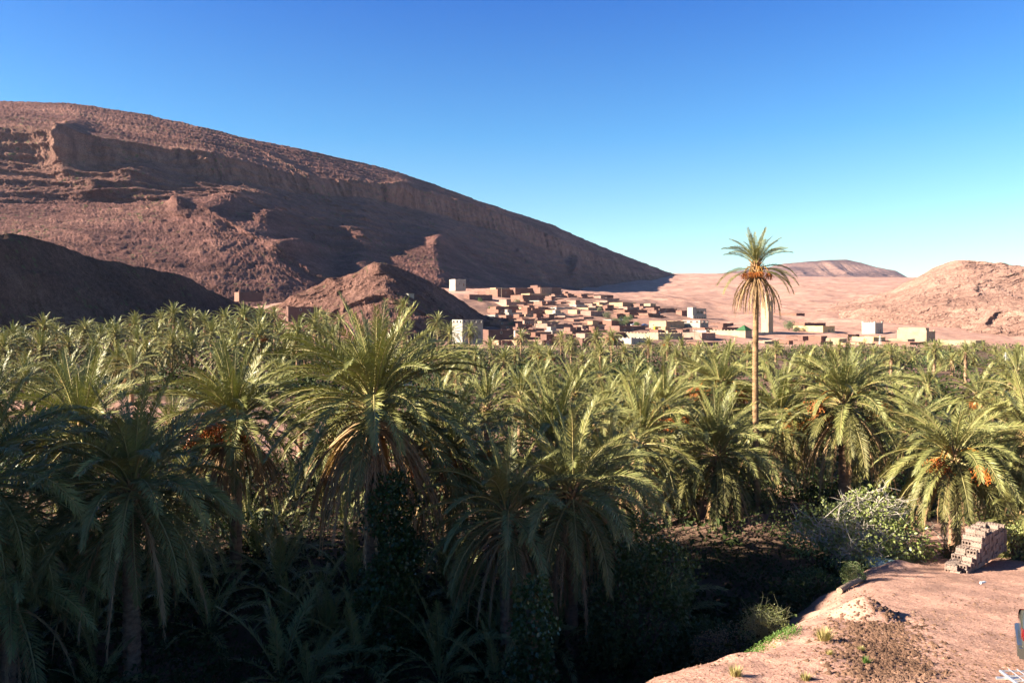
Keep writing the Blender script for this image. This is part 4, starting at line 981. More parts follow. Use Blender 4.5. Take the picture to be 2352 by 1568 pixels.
scatter_stuff('undergrowth', [0], lambda i, p: leaf_cloud(105000, ug, .50, 6), M['under'], 'dark undergrowth on the grove floor')
uD = 25.5 + 48 * nrng.rand(2600); uV = nrng.uniform(-160, 2470, 2600); uX = (uV - CX) / F * uD
ok = (sdist_edge(uX, uD) < -1.5) & ~((uV < 780) & (np.abs(uD - np.interp(uV, [0, 400, 700], [94, 86, 66])) < 8))
uX, uD = uX[ok], uD[ok]; uZ = ground_z(uX, uD); kk = nrng.rand(len(uX)); ug2 = [(x, D, z + .2 + .3 * k, .45 + .7 * k, .45 + .7 * k, .3 + .7 * k) for x, D, z, k in zip(uX, uD, uZ, kk)]
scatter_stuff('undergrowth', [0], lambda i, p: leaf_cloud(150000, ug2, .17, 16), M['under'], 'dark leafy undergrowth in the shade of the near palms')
lit = []
for i in range(14000):
    vx = rng.uniform(1450, 2500); vy = rng.uniform(1235, 1640); x, y = on_plane(vx, vy)
    if y < 15: continue
    lit.append((x, y))
A = np.array(lit); sdv = sdist_edge(A[:, 0], A[:, 1]); A = A[sdv > -2.0]; Zs_ = ground_z(A[:, 0], A[:, 1])
def pebble_stuff():
    V = []; T = []; r = np.random.RandomState(8)
    cl = vnoise(A[:, 0] / 1.2, A[:, 1] / 1.2, 0 * A[:, 0], 77)
    for (x, y), z, c in zip(A, Zs_, cl):
        s = .012 + .03 * r.rand() ** 3 * (1.8 if c > .2 else .8); p = np.array([x, y, z]); k = len(V)
        o = [p + r.uniform(.6, 1.2, 3) * s * np.array(q) for q in ((1, 0, 0), (0, 1, 0), (-1, 0, 0), (0, -1, 0), (0, 0, .8))]
        V += o; T += [(k, k + 1, k + 4), (k + 1, k + 2, k + 4), (k + 2, k + 3, k + 4), (k + 3, k, k + 4)]
    return mesh_np('gravel', V, tris=T, mat=M['rubble'])
o = link('gravel', pebble_stuff()); tag(o, 'loose gravel over the bare earth of the terrace', None, None, 'stuff')
def clods():
    """churned clods on the rough patch of the terrace"""
    V = []; T = []; r = random.Random(9)
    for i in range(2600):
        t = r.random(); vx = 2010 + r.gauss(0, 62) + t * 25; vy = 1420 + t * 150 + r.gauss(0, 12)
        if vy > 1660: continue
        x, y = on_plane(vx, vy); z = gz(x, y); s = r.uniform(.02, .075) * (1 if r.random() < .9 else 1.6); k = len(V)
        az = r.uniform(0, 6); p = np.array([x, y, z])
        for q in ((1, 0, 0), (0, 1, 0), (-1, 0, 0), (0, -1, 0), (.2, .1, .9)): V.append(p + np.array([q[0] * r.uniform(.7, 1.5), q[1] * r.uniform(.6, 1.1), q[2]]) * s)
        T += [(k, k + 1, k + 4), (k + 1, k + 2, k + 4), (k + 2, k + 3, k + 4), (k + 3, k, k + 4)]
    return mesh_np('clods', V, tris=T, mat=M['rubble'])
o = link('clods', clods()); tag(o, 'churned dark clods of earth and dung on the terrace', None, None, 'stuff')

# vines over an old trunk in the foreground, and a second dark one
def vine(vx, vytop, D, rad, H, n, label, seed, mat):
    x, y, z = P(vx, vytop, D); root = bpy.data.objects.new('vine_covered_trunk', None); COL.objects.link(root); zg = gz(x, y); root.location = (x, y, zg); tag(root, label, 'vine')
    Ht = z - zg; r = random.Random(seed); bl = []
    for i in range(26):
        s = (i + .5) / 26; bl.append((r.uniform(-.5, .5) * rad, r.uniform(-.5, .5) * rad, Ht * s, rad * r.uniform(.6, 1.0) * (1 - .35 * s), rad * r.uniform(.6, 1), Ht / 15))
    link('trunk', trunk_mesh('vine_trunk', Ht * .95, .22, .18, 10, .2, .1, M['trunk'], seed), root)
    link('leaves', geo_mesh('leaves', leaf_cloud(n, bl, .14, seed, .6, 1.1), [mat]), root)
vine(890, 1100, 31, 1.35, 10, 12000, 'trunk smothered in dark green climbing vine beneath the large sunlit palm', 61, M['ivy'])
vine(1225, 1330, 25.5, .8, 6, 4500, 'low dark vine clump under the fanned dead palm leaves', 62, M['ivy'])

# dry pale branches left of the block stack
mb_root = bpy.data.objects.new('dead_branch', None); COL.objects.link(mb_root)
x, y = on_plane(2205, 1262); mb_root.location = (x, y + 1.0, gz(x, y + 1.0)); tag(mb_root, 'bleached leafless branch leaning against the top of the block stack', 'branch')
link('limb', branch_mesh('limb', 71, [(1.3, .1, 1.55), (.5, .1, 1.5), (.25, -.1, .9), (-.3, 0, .7), (-1.2, .2, .8), (-1.5, .1, .5)], M['branch'], r0=.05, twigs=5, wig=.5), mb_root)

# ---------------------------------------------------------------- the village
def wall_mat(name, c, s=.35, blocks=False):
    m, t, b = new_mat(name)
    n = noise(t, s, 5, .65); f = noise(t, s * 7, 4, .6)
    oi = t.nodes.new('ShaderNodeObjectInfo')
    col = mixc(t, oi.outputs['Random'], tuple(k * .86 for k in c), tuple(min(.85, k * 1.1) for k in c))
    col = mixc(t, .8, col, ramp(t, n, [(.3, .72), (.5, 1.0), (.7, 1.14)]), 'MULTIPLY')
    col = mixc(t, .7, col, ramp(t, f, [(.3, .8), (.6, 1.08)]), 'MULTIPLY')
    t.links.new(col, b.inputs['Base Color']); bump(t, b, f, .6, .15); b.inputs['Specular IOR Level'].default_value = .1; return m
WM = {'brown': wall_mat('brown adobe', (.175, .10, .082)), 'red': wall_mat('red adobe', (.215, .115, .088)), 'pink': wall_mat('pink adobe', (.28, .182, .148)), 'tan': wall_mat('tan plaster', (.34, .23, .15)),
      'cream': wall_mat('cream plaster', (.31, .25, .175)), 'white': wall_mat('white plaster', (.31, .29, .255)), 'grey': wall_mat('grey blocks', (.33, .29, .26)), 'yellow': wall_mat('ochre plaster', (.48, .35, .18))}
WM['roof'] = wall_mat('mud roof', (.28, .18, .125)); WM['pale_roof'] = wall_mat('pale roof', (.36, .27, .20))
def plain(name, c, rough=.6, metal=0, spec=.4):
    m, t, b = new_mat(name); b.inputs['Base Color'].default_value = (*c, 1); b.inputs['Roughness'].default_value = rough; b.inputs['Metallic'].default_value = metal; b.inputs['Specular IOR Level'].default_value = spec; return m
M['hole'] = plain('window glass', (.03, .028, .03), .3); M['door_blue'] = plain('blue door', (.10, .16, .25)); M['door_brown'] = plain('brown door', (.14, .07, .04)); M['frame'] = plain('window frame', (.55, .45, .36))
M['tile_green'] = wall_mat('green glazed tiles', (.045, .12, .055), 1.5); M['wood'] = bark_mat('weathered wood', (.20, .14, .10), (.36, .28, .20), 8); M['iron'] = plain('dark iron', (.08, .07, .065), .5, .6)

ROT = R(35)
def d_at_row(vx, row):
    ds = np.linspace(285, 700, 160); z = far_ground((vx - CX) / F * ds, ds); rows = HY - (z - CAMZ) / ds * F
    k = np.argmax(rows <= row); return float(ds[k]) if rows[k] <= row else 600.0
OCC = []
def win(parent, side, a, z, w=.7, h=.8, name='window', m='hole', w_=None):
    """a window or door with its frame: side 0 = front wall (local y = 0), 1 = left wall (local x = 0)"""
    mb = MB(); f = .09
    def bx(a0, a1, z0, z1, p0, p1):
        if side == 0: mb.box(a0, a1, -p1, -p0, z0, z1)
        else: mb.box(-p1, -p0, a0, a1, z0, z1)
    bx(a - w / 2 - f, a + w / 2 + f, z + h, z + h + f, 0.004, .07); bx(a - w / 2 - f, a - w / 2, z, z + h, .004, .07); bx(a + w / 2, a + w / 2 + f, z, z + h, .004, .07)
    if name == 'window': bx(a - w / 2 - f, a + w / 2 + f, z - f, z, .004, .07)
    mats = [M['frame'], M[m]]; n = len(mb.m)
    bx(a - w / 2, a + w / 2, z, z + h, .002, .02)
    for i in range(n, len(mb.m)): mb.m[i] = 1
    link(name, mb.mesh(name, mats), parent)

def house(xl, xm, xr, yt, yb, D=None, col='brown', label=None, wins=(), par='flat', group=None, roofcol='roof', rot=ROT, hole_rows=(), extra=None, rec=None, seed=0, cat='house', name='house', buried=.8):
    r = random.Random(seed + int(xm * 7) + int(yb)); D = D or d_at_row(xm, yb)
    x, y, z0 = P(xm, yb, D); h = (yb - yt) / F * D
    w = max(2.0, (xr - xm) / F * D / cos(rot)); d = max(2.0, (xm - xl) / F * D / sin(rot)) * 1.05
    root = bpy.data.objects.new(name, None); COL.objects.link(root); root.location = (x, y, z0); root.rotation_euler = (0, 0, rot)
    tag(root, label, cat, group)
    wm = WM[col]; ph = .55 if par != 'none' else .12; ph = min(ph, h * .25)
    # walls: a body with slightly uneven faces, carried into the slope
    mb = MB(); mb.box(0, w, 0, d, -buried - 2.5, h - ph)
    link('wall', mb.mesh('wall', wm), root)
    if par in ('flat', 'crenel', 'none', 'corner'):
        mb = MB(); t = .28; n = max(2, int(w / 2.5)); ov = .06 if par != 'none' else .18
        for i in range(n):
            a, b_ = w * i / n, w * (i + 1) / n; hh = h + r.uniform(-.22, .16) * (par == 'flat')
            mb.box(a - (ov if i == 0 else 0), b_ + (ov if i == n - 1 else 0), -ov, t, h - ph, hh); mb.box(a, b_, d - t, d + ov, h - ph + .002, hh + .02)
        n = max(2, int(d / 2.5))
        for i in range(n):
            a, b_ = t + (d - 2 * t) * i / n, t + (d - 2 * t) * (i + 1) / n; hh = h + r.uniform(-.07, .07) * (par == 'flat')
            mb.box(-ov, t, a, b_, h - ph, hh); mb.box(w - t, w + ov, a, b_, h - ph, hh)
        if par in ('crenel', 'corner'):
            ch = .45 if par == 'crenel' else .6
            for (cx, cy) in [(0, 0), (w, 0), (0, d), (w, d)]:
                sx = -1 if cx else 1; sy = -1 if cy else 1
                mb.box(min(cx, cx + sx * .8), max(cx, cx + sx * .8), min(cy, cy + sy * .27), max(cy, cy + sy * .27), h - .02, h + ch); mb.box(min(cx, cx + sx * .26), max(cx, cx + sx * .26), min(cy + sy * .28, cy + sy * .8), max(cy + sy * .28, cy + sy * .8), h - .02, h + ch)
            if par == 'crenel':
                k = int(w / 2)
                for i in range(1, k): mb.box(w * i / k - .3, w * i / k + .3, .004, .24, h - .02, h + ch)
                k = int(d / 2)
                for i in range(1, k): mb.box(.004, .24, d * i / k - .3, d * i / k + .3, h - .02, h + ch)
        link('parapet', mb.mesh('parapet', wm), root)
    mb = MB(); mb.box(.28, w - .28, .28, d - .28, h - ph - .2, h - ph + .05); link('roof', mb.mesh('roof', WM[roofcol]), root)
    for hr in hole_rows:       # an unfinished storey: pillars with open gaps between, a beam on top
        side, za, zb, nn, frac = hr; mb = MB(); ln = w if side == 0 else d
        step = ln / nn; pw = step * (1 - frac)
        for i in range(nn + 1):
            a = i * step; a0, a1 = max(0, a - pw / 2), min(ln, a + pw / 2)
            if side == 0: mb.box(a0, a1, -.01, .26, h + za, h + zb)
            else: mb.box(-.01, .26, max(.262, a0), a1, h + za, h + zb)
        if side == 0: mb.box(0, w, -.014, .264, h + zb - .001, h + zb + .35)
        else: mb.box(-.014, .264, .266, d, h + zb - .001, h + zb + .35)
        link('open_storey', mb.mesh('open_storey', wm), root)
    for q in wins:
        kind, side, fa, fz = q[:4]; ln = w if side == 0 else d
        if kind == 'w': win(root, side, ln * fa, h * fz, *(q[4:6] if len(q) > 4 else (.75, .8)))
        else: win(root, side, ln * fa, 0, 1.0, min(2.0, h * .62), 'door', 'door_blue' if kind == 'b' else 'door_brown')
    if extra: extra(root, w, d, h)
    OCC.append((xl - 3, xr + 3, yt - 2, yb + 1)); return root

def rebar(root, w, d, h):
    mb = MB()
    for i in range(6):
        for p in ((w * i / 5, .15),): mb.tube([(p[0], p[1], h), (p[0] + .03, p[1], h + 1.6)], [.035, .03], 3)
    link('rebar', mb.mesh('rebar', M['iron']), root)

house(1037, 1062, 1108, 741, 786, 290, 'white', 'tall white unfinished house with a row of open gaps along its top, behind palms', wins=[('w', 1, .5, .3)], par='none', hole_rows=[(1, -.12, .75, 3, .42), (0, -.12, .75, 4, .4)], extra=rebar)
house(1031, 1046, 1069, 641, 657, 560, 'grey', 'small white box house alone highest up the slope', wins=[('w', 0, .4, .3, .8, .8), ('d', 0, .8, 0)], roofcol='pale_roof')
house(1066, 1078, 1130, 676, 694, None, 'brown', 'brown adobe house highest at the left edge of the village', wins=[('w', 0, .3, .5), ('w', 0, .6, .5)])
house(1115, 1143, 1190, 664, 681, None, 'red', 'reddish adobe house with lit left wall in the uppermost row', wins=[('w', 0, .4, .5)])
house(1174, 1200, 1253, 677, 694, None, 'red', 'long red adobe house below the uppermost row, tree at its left', wins=[('w', 0, .3, .5), ('w', 0, .7, .5)])
house(1405, 1430, 1465, 694, 709, None, 'tan', 'tan house with row of windows at the top right of the village', wins=[('w', 1, .3, .5), ('w', 1, .7, .5), ('w', 0, .4, .5), ('d', 0, .8, 0)])
house(1370, 1395, 1432, 690, 702, None, 'pink', 'pink adobe house just above the tan windowed one')
house(1469, 1494, 1508, 697, 706, None, 'cream', 'low cream building standing apart at the top right of the village', roofcol='pale_roof')
house(1307, 1325, 1337, 711, 727, None, 'tan', 'narrow tan house with bright left wall in the village middle', wins=[('w', 0, .5, .5)])
house(1337, 1357, 1391, 714, 732, None, 'pink', 'pink two windowed house left of the grey village trees', wins=[('w', 0, .3, .5), ('w', 0, .7, .5)])
house(1500, 1530, 1579, 737, 759, None, 'tan', 'large tan house behind the yellow van', wins=[('b', 1, .4, 0), ('w', 1, .75, .5), ('w', 0, .3, .4), ('w', 0, .7, .4)])
house(1579, 1608, 1631, 741, 759, None, 'white', 'white house with two square openings under its roof edge, right of the large tan house', par='none', hole_rows=[(1, -.12, .9, 3, .45), (0, -.12, .9, 2, .5)], wins=[('d', 0, .5, 0)], roofcol='pale_roof')
house(1450, 1512, 1577, 766, 790, 345, 'cream', 'long cream walled house with ragged top behind the palms', par='crenel', wins=[('w', 0, .3, .5), ('w', 0, .8, .5)])
house(1427, 1450, 1493, 777, 797, 320, 'white', 'white battlemented house lowest in the village, left of the long cream one', par='crenel', wins=[('w', 0, .5, .5)])
house(1577, 1612, 1650, 764, 788, 350, 'pink', 'pinkish house between the long cream one and the mosque', wins=[('w', 0, .4, .5)])
house(1108, 1122, 1180, 757, 780, 310, 'brown', 'long dark brown house at the lower left edge of the village', wins=[('w', 0, .5, .6)])
house(1230, 1257, 1316, 743, 760, None, 'pink', 'house with brightly lit cream left wall in the lower middle', wins=[('d', 1, .8, 0), ('w', 0, .6, .5)])
house(1395, 1423, 1490, 748, 768, None, 'brown', 'wide dark brown house directly below the green village trees', wins=[('w', 0, .2, .5), ('w', 0, .5, .5), ('b', 0, .8, 0)])
house(1556, 1566, 1580, 713, 727, None, 'red', 'small red adobe cube left of the arcaded house')
house(1992, 2010, 2037, 741, 765, 400, 'white', 'square white tower house with notched parapet on the right slope', par='corner', wins=[('d', 0, .65, 0), ('w', 0, .3, .55, .5, .5)])
house(2090, 2128, 2160, 761, 781, 360, 'cream', 'cream battlemented house with a raised block, right slope', par='corner', wins=[('d', 0, .35, 0), ('w', 0, .6, .45), ('w', 0, .85, .45)],
      extra=lambda root, w, d, h: (lambda mb: (mb.box(.3, 3.2, .5, d - .5, h - .5, h + 1.6), link('upper_room', mb.mesh('upper_room', WM['cream']), root)))(MB()))
house(2194, 2241, 2277, 782, 810, 330, 'cream', 'long pale house at the far right behind the last palms', par='none', wins=[('w', 0, .5, .5)], roofcol='pale_roof')
house(1847, 1890, 1928, 749, 766, None, 'yellow', 'ochre house with small windows right of the minaret', wins=[('w', 1, .3, .4, .5, .4), ('w', 1, .6, .4, .5, .4), ('d', 0, .5, 0), ('w', 0, .8, .4)])
house(1830, 1848, 1915, 741, 752, None, 'red', 'long red adobe wall house behind the ochre house')
house(1977, 2006, 2047, 774, 786, 350, 'yellow', 'pale yellow low house below the square white tower house', wins=[('w', 1, .3, .5, .5, .5), ('w', 1, .6, .5, .5, .5)])
house(1949, 1986, 2022, 789, 812, 320, 'tan', 'tall tan house at the grove edge below the pale yellow one')
house(2024, 2068, 2116, 799, 820, 310, 'tan', 'wide tan walled house at the grove edge on the right')
house(2040, 2090, 2147, 786, 799, 335, 'red', 'long low red adobe house below the cream battlemented house', wins=[('w', 0, .5, .5)])
house(1845, 1885, 1924, 784, 797, 330, 'brown', 'low brown house by the palms right of the mosque')
house(1791, 1829, 1855, 719, 731, None, 'red', 'ruined red adobe wall on the slope right of the minaret', wins=[('d', 0, .4, 0)])
house(1909, 1928, 1952, 777, 788, 345, 'cream', 'small cream hut between the ochre house and the tan ones')
house(930, 938, 950, 674, 684, 360, 'white', 'tiny pale hut alone on the knoll above the lone palm', par='none')
house(655, 662, 722, 704, 722, 345, 'brown', 'dark adobe house low behind the palms on the left', wins=[('w', 0, .4, .5), ('w', 0, .7, .5)])
house(680, 716, 772, 694, 706, 372, 'red', 'reddish adobe compound with several roofs above the left palms', wins=[])

# open adobe pen on the left: four walls without a roof
def pen():
    D = 420; x, y, z = P(549, 683, D); root = bpy.data.objects.new('adobe_pen', None); COL.objects.link(root); root.location = (x, y, z); root.rotation_euler = (0, 0, ROT); tag(root, 'roofless adobe pen standing alone below the mountain on the left', 'pen')
    w, d, h = 12.5, 8.5, 2.9
    for (a, b, c, e, hh) in ((0, w, 0, .4, h), (0, .4, .402, d, h), (w - .4, w, .402, d, h * .9), (.402, w - .402, d - .4, d, h * 1.05)):
        mb = MB(); mb.box(a, b, c, e, -2, hh); link('wall', mb.mesh('wall', WM['red']), root)
    mb = MB(); mb.box(0, .5, 0, .5, h, h + .9); mb.box(w - .6, w, d - .6, d, h, h + .6); link('corner_post', mb.mesh('corner_post', WM['red']), root)
pen()

# arcaded white house
def arcade_house():
    D = d_at_row(1600, 735); x, y, z = P(1592, 736, D); root = bpy.data.objects.new('arcaded_house', None); COL.objects.link(root); root.location = (x, y, z); root.rotation_euler = (0, 0, R(20))
    tag(root, 'white two storey house with an arcade of round arches on the slope', 'house'); u = D / F
    w = 36 * u; d = 12 * u * 2; h1 = 12 * u; h2 = 27 * u
    mb = MB(); mb.box(0, w, 0, d, -3, h1); mb.box(0, w * .28, .5, d, h1 + .002, h2); mb.box(w * .28 + .002, w, d * .5, d, h1 + .002, h2 * .97); link('wall', mb.mesh('wall', WM['white']), root)
    mb = MB(); n = 3; a0 = w * .28; st = (w - a0) / n; hh = h2 - h1; m = 10       # arches as real openings
    for i in range(n):
        x0 = a0 + i * st; pw = st * .13; r_ = st / 2 - pw; cz = h1 + hh * .45; cxx = x0 + st / 2
        for s_ in (x0, x0 + st - pw): mb.box(s_ + .003, s_ + pw, .3, .6, h1, cz)
        prev = None
        for k in range(m + 1):
            an = pi * k / m; p = (cxx - r_ * cos(an), cz + r_ * sin(an))
            if prev:
                x_a, x_b = prev[0], p[0]
                mb.add([(x_a, .3, prev[1]), (x_b, .3, p[1]), (x_b, .3, h2), (x_a, .3, h2), (x_a, .6, prev[1]), (x_b, .6, p[1]), (x_b, .6, h2), (x_a, .6, h2)], [(0, 1, 2, 3), (7, 6, 5, 4), (0, 4, 5, 1), (3, 2, 6, 7)])
            prev = p
        mb.box(x0, x0 + pw + .001, .302, .598, cz, h2); mb.box(x0 + st - pw - .001, x0 + st, .302, .598, cz, h2)
    link('arcade', mb.mesh('arcade', WM['white']), root)
    mb = MB(); mb.box(a0, w, .1, .3, h1, h1 + .9); mb.box(0, w, -.12, .1, h1 * .9, h1 + .12); link('balcony', mb.mesh('balcony', WM['white']), root)
    mb = MB(); mb.box(a0, w + .2, .1, d, h2, h2 + .18); mb.box(0, a0 - .004, .4, d, h2 + .002, h2 + .9); link('roof', mb.mesh('roof', WM['white']), root)
    for k in (.15, .32, .5, .68, .86): win(root, 0, w * k, h1 * .25, .7, h1 * .45)
    OCC.append((1578, 1632, 700, 738))
arcade_house()

# mosque: hall, green pyramid roof, minaret
def mosque():
    house(1651, 1712, 1731, 760, 797, 365, 'cream', 'cream mosque hall with a green tiled pyramid roof at its right corner', par='crenel', wins=[('w', 0, .5, .75, .5, .5), ('d', 1, .75, 0)], cat='mosque', name='mosque', roofcol='pale_roof',
          extra=lambda root, w, d, h: pyramid(root, w, d, h))
    house(1735, 1741, 1814, 764, 795, 380, 'grey', 'grey brown prayer hall with three dark windows at the foot of the minaret', wins=[('w', 0, .32, .55, 1.3, .9), ('w', 0, .53, .55, 1.3, .9), ('w', 0, .72, .55, 1.3, .9)], cat='mosque', name='prayer_hall', roofcol='roof')
    house(1730, 1756, 1800, 783, 800, 345, 'cream', 'low cream annex in front of the prayer hall', wins=[('w', 0, .4, .5)])
    house(1788, 1812, 1838, 781, 803, 350, 'red', 'red brick shed leaning against the right end of the prayer hall')
    D = 385; x, y, z = P(1765, 776, D); root = bpy.data.objects.new('minaret', None); COL.objects.link(root); root.location = (x, y, z); root.rotation_euler = (0, 0, R(39)); tag(root, 'square pale minaret with small lantern on top, right of the tall palm', 'minaret')
    u = D / F; a = 19.0 * u; H = 88 * u
    mb = MB(); mb.box(0, a, 0, a, -2, H * .80); link('shaft', mb.mesh('shaft', WM['cream']), root)
    mb = MB(); mb.box(-.08, a + .08, -.08, a + .08, H * .80, H * .825); mb.box(.001, a - .001, .001, a - .001, H * .825, H * .965); link('gallery', mb.mesh('gallery', WM['cream']), root)
    mb = MB()
    n = 5
    for i in range(n):
        for (p, q) in ((a * (i + .5) / n, .15), (a * (i + .5) / n, a - .15)): mb.box(p - .22, p + .22, q - .14, q + .14, H * .965, H * .965 + .5)
        if 0 < i < n - 1:
            for (p, q) in ((a * (i + .5) / n, .15), (a * (i + .5) / n, a - .15)): mb.box(q - .14, q + .14, p - .22, p + .22, H * .965, H * .965 + .5)
    link('battlements', mb.mesh('battlements', WM['cream']), root)
    c = a / 2; s = a * .2; mb = MB(); mb.box(c - s, c + s, c - s, c + s, H * .965, H * 1.12); mb.box(c - s * 1.15, c + s * 1.15, c - s * 1.15, c + s * 1.15, H * 1.12, H * 1.14)
    mb.add([(c - s, c - s, H * 1.14), (c + s, c - s, H * 1.14), (c + s, c + s, H * 1.14), (c - s, c + s, H * 1.14), (c, c, H * 1.21)], [(0, 1, 4), (1, 2, 4), (2, 3, 4), (3, 0, 4)]); link('lantern', mb.mesh('lantern', WM['cream']), root)
    mb = MB(); mb.tube([(c, c, H * 1.2), (c, c, H * 1.28)], [.05, .03], 5); link('finial', mb.mesh('finial', M['iron']), root)
    for k in (.25, .55): win(root, 0, a * .5, H * k, .35, .8)
    win(root, 1, a * .5, H * .06, .7, 1.9, 'door', 'door_brown'); win(root, 1, a * .5, H * .5, .3, .7)
def pyramid(root, w, d, h):
    z = h + .25; a = w; mb = MB(); mb.box(.1, a - .1, .1, a * 1.1, h - .3, z); link('tower_wall', mb.mesh('tower_wall', WM['cream']), root)
    e = .35; b_ = a * 1.1; mb = MB(); n = 6
    top = (a / 2, b_ / 2, z + 2.5)
    cs = [(-e, -e), (a + e, -e), (a + e, b_ + e), (-e, b_ + e)]
    for i in range(4):
        p, q = cs[i], cs[(i + 1) % 4]
        for k in range(8):         # courses of tiles, each lapping the one below
            s0, s1 = k / 8, (k + 1) / 8 + .02
            def pt(c, s, up): return (c[0] * (1 - s) + top[0] * s, c[1] * (1 - s) + top[1] * s, z * (1 - s) + top[2] * s + up)
            s1 = min(1, s1)
            mb.add([pt(p, s0, .07), pt(q, s0, .07), pt(q, s1, 0.0), pt(p, s1, 0.0), pt(p, s0, 0), pt(q, s0, 0)], [(0, 1, 2, 3), (4, 5, 1, 0)])
    link('roof_tiles', mb.mesh('roof_tiles', M['tile_green']), root)
    mb = MB(); mb.tube([(a / 2, b_ / 2, z + 2.4), (a / 2, b_ / 2, z + 3.2)], [.08, .03], 5); link('finial', mb.mesh('finial', M['iron']), root)
mosque()

# the packed rows of low adobe houses
VL = ((660, 1130), (675, 1095), (690, 1100), (705, 1125), (720, 1115), (740, 1108), (760, 1108), (800, 1120)); VR = ((655, 1180), (675, 1270), (690, 1370), (705, 1440), (715, 1500), (735, 1490), (745, 1520), (760, 1600), (780, 1830), (806, 1860))
NSP = len(OCC); hr = random.Random(77); row = 666.0; nfill = 0
while row < 806:
    xa = np.interp(row, *zip(*VL)); xb = np.interp(row, *zip(*VR)); x_ = xa + hr.uniform(-6, 14)
    while x_ < xb:
        W = hr.uniform(28, 88); lf = hr.uniform(.22, .42); ry = row + hr.uniform(-2.5, 2.5); D = d_at_row(x_, ry); hpx = hr.uniform(2.2, 3.2) / D * F
        xl, xm, xr, yt = x_, x_ + W * lf, x_ + W, ry - hpx
        bad = any(not (xr < o[0] + 6 or xl > o[1] - 6 or ry < o[2] + 4 or yt > o[3] - 4) for o in SPECIAL) if False else any(min(xr, o[1]) - max(xl, o[0]) > 14 and min(ry, o[3]) - max(yt, o[2]) > 8 for o in OCC[:NSP])
        if not bad and hr.random() < .93:
            col = hr.choice(['brown', 'brown', 'brown', 'red', 'red', 'red', 'pink', 'pink', 'tan', 'brown', 'grey'] if ry < 775 else ['pink', 'brown', 'red', 'brown', 'tan']); nw = hr.choice([0, 1, 1, 2, 3]); door = hr.random() < .4
            ws = [('w', 0, (k + .6) / (nw + .6), .45, .8, .85) for k in range(nw)] + ([('b' if hr.random() < .4 else 'd', 0, .08 + .1 * hr.random(), 0)] if door else [])
            par = hr.choice(['flat', 'flat', 'none'])
            def upper(root, w, d, h, q=hr.random(), c=col):
                if q < .3 and w > 4:
                    mb = MB(); a = w * q; mb.box(a, a + min(3.4, w * .4), d * .35, d * .9, h - .6, h + 1.5 + q); mb.box(a - .12, a + min(3.4, w * .4) + .12, d * .35 - .12, d * .9 + .1, h + 1.5 + q, h + 1.65 + q); link('upper_room', mb.mesh('upper_room', WM[c]), root)
            o = house(xl, xm, xr, yt, ry, D, col, None, wins=ws, par=par, group='packed adobe houses of the village', seed=nfill, roofcol=hr.choice(['roof', 'roof', 'pale_roof']), rot=R(hr.uniform(24, 42)), extra=upper)
            look = ('wide ' if W > 56 else 'narrow ' if W < 38 else '') + {'brown': 'dark brown', 'red': 'reddish', 'pink': 'pale pink', 'tan': 'tan', 'grey': 'greyish', 'cream': 'cream'}[col] + (' flat' if par == 'none' else ' parapet')
            band = 'uppermost rows' if ry < 690 else 'upper rows' if ry < 715 else 'middle rows' if ry < 745 else 'lower rows' if ry < 775 else 'lowest rows'
            ww = 'left edge' if x_ < 1190 else 'left of centre' if x_ < 1290 else 'centre' if x_ < 1400 else 'right side'
            RECS.append((o, x_, look, band + ', village ' + ww, 'house' if nw == 0 else 'one window house' if nw == 1 else '%s window house' % ['', '', 'two', 'three'][nw])); nfill += 1
        x_ += W * hr.uniform(.62, .98)
    row += hr.uniform(4.6, 6.2)
# a few more low walls and houses on the right side of the valley, lower edge
for (xl, xm, xr, yt, yb, D, col, lab) in [(1640, 1662, 1690, 742, 752, None, 'brown', 'flat brown house on the slope behind the mosque hall'), (1600, 1622, 1655, 758, 770, None, 'grey', 'grey block house right of the white house with square openings'), (1925, 1950, 1990, 795, 808, 315, 'pink', 'pink low house at the grove edge left of the tall tan one'),
                                          (2110, 2140, 2170, 800, 815, 312, 'pink', 'pinkish low house at the grove edge below the cream battlemented house'), (1800, 1822, 1850, 793, 806, 320, 'pink', 'pink shed at the grove edge below the prayer hall'), (2060, 2085, 2110, 778, 788, 352, 'cream', 'little cream house left of the battlemented one'), (1868, 1886, 1905, 772, 780, 350, 'red', 'small red adobe hut below the ochre house')]:
    house(xl, xm, xr, yt, yb, D, col, lab)

for i in range(26):      # low adobe houses strung along the foot of the right slope
    xm = hr.uniform(1850, 2230); ry = hr.uniform(774, 812) if xm < 2120 else hr.uniform(796, 812); W = hr.uniform(26, 60); D = d_at_row(xm, ry); hp = hr.uniform(2.2, 3.0) / D * F
    if any(min(xm + W * .7, o[1]) - max(xm - W * .3, o[0]) > 12 and min(ry, o[3]) - max(ry - hp, o[2]) > 5 for o in OCC): continue
    col = hr.choice(['red', 'pink', 'brown', 'tan', 'pink']); nw = hr.choice([0, 1, 2])
    o = house(xm - W * .3, xm, xm + W * .7, ry - hp, ry, D, col, None, wins=[('w', 0, (k + .6) / (nw + .6), .45, .8, .85) for k in range(nw)], par=hr.choice(['flat', 'none']), group='scattered adobe houses right of the minaret', seed=900 + i, rot=R(hr.uniform(24, 42)))
    RECS.append((o, xm, ('wide ' if W > 44 else 'small ') + {'brown': 'dark brown', 'red': 'reddish', 'pink': 'pale pink', 'tan': 'tan'}[col] + ' flat', 'by the grove edge, ' + ('below the ochre house' if xm < 1950 else 'below the white tower house' if xm < 2075 else 'below the battlemented house'), ['windowless', 'one window', 'two window'][nw] + ' house'))
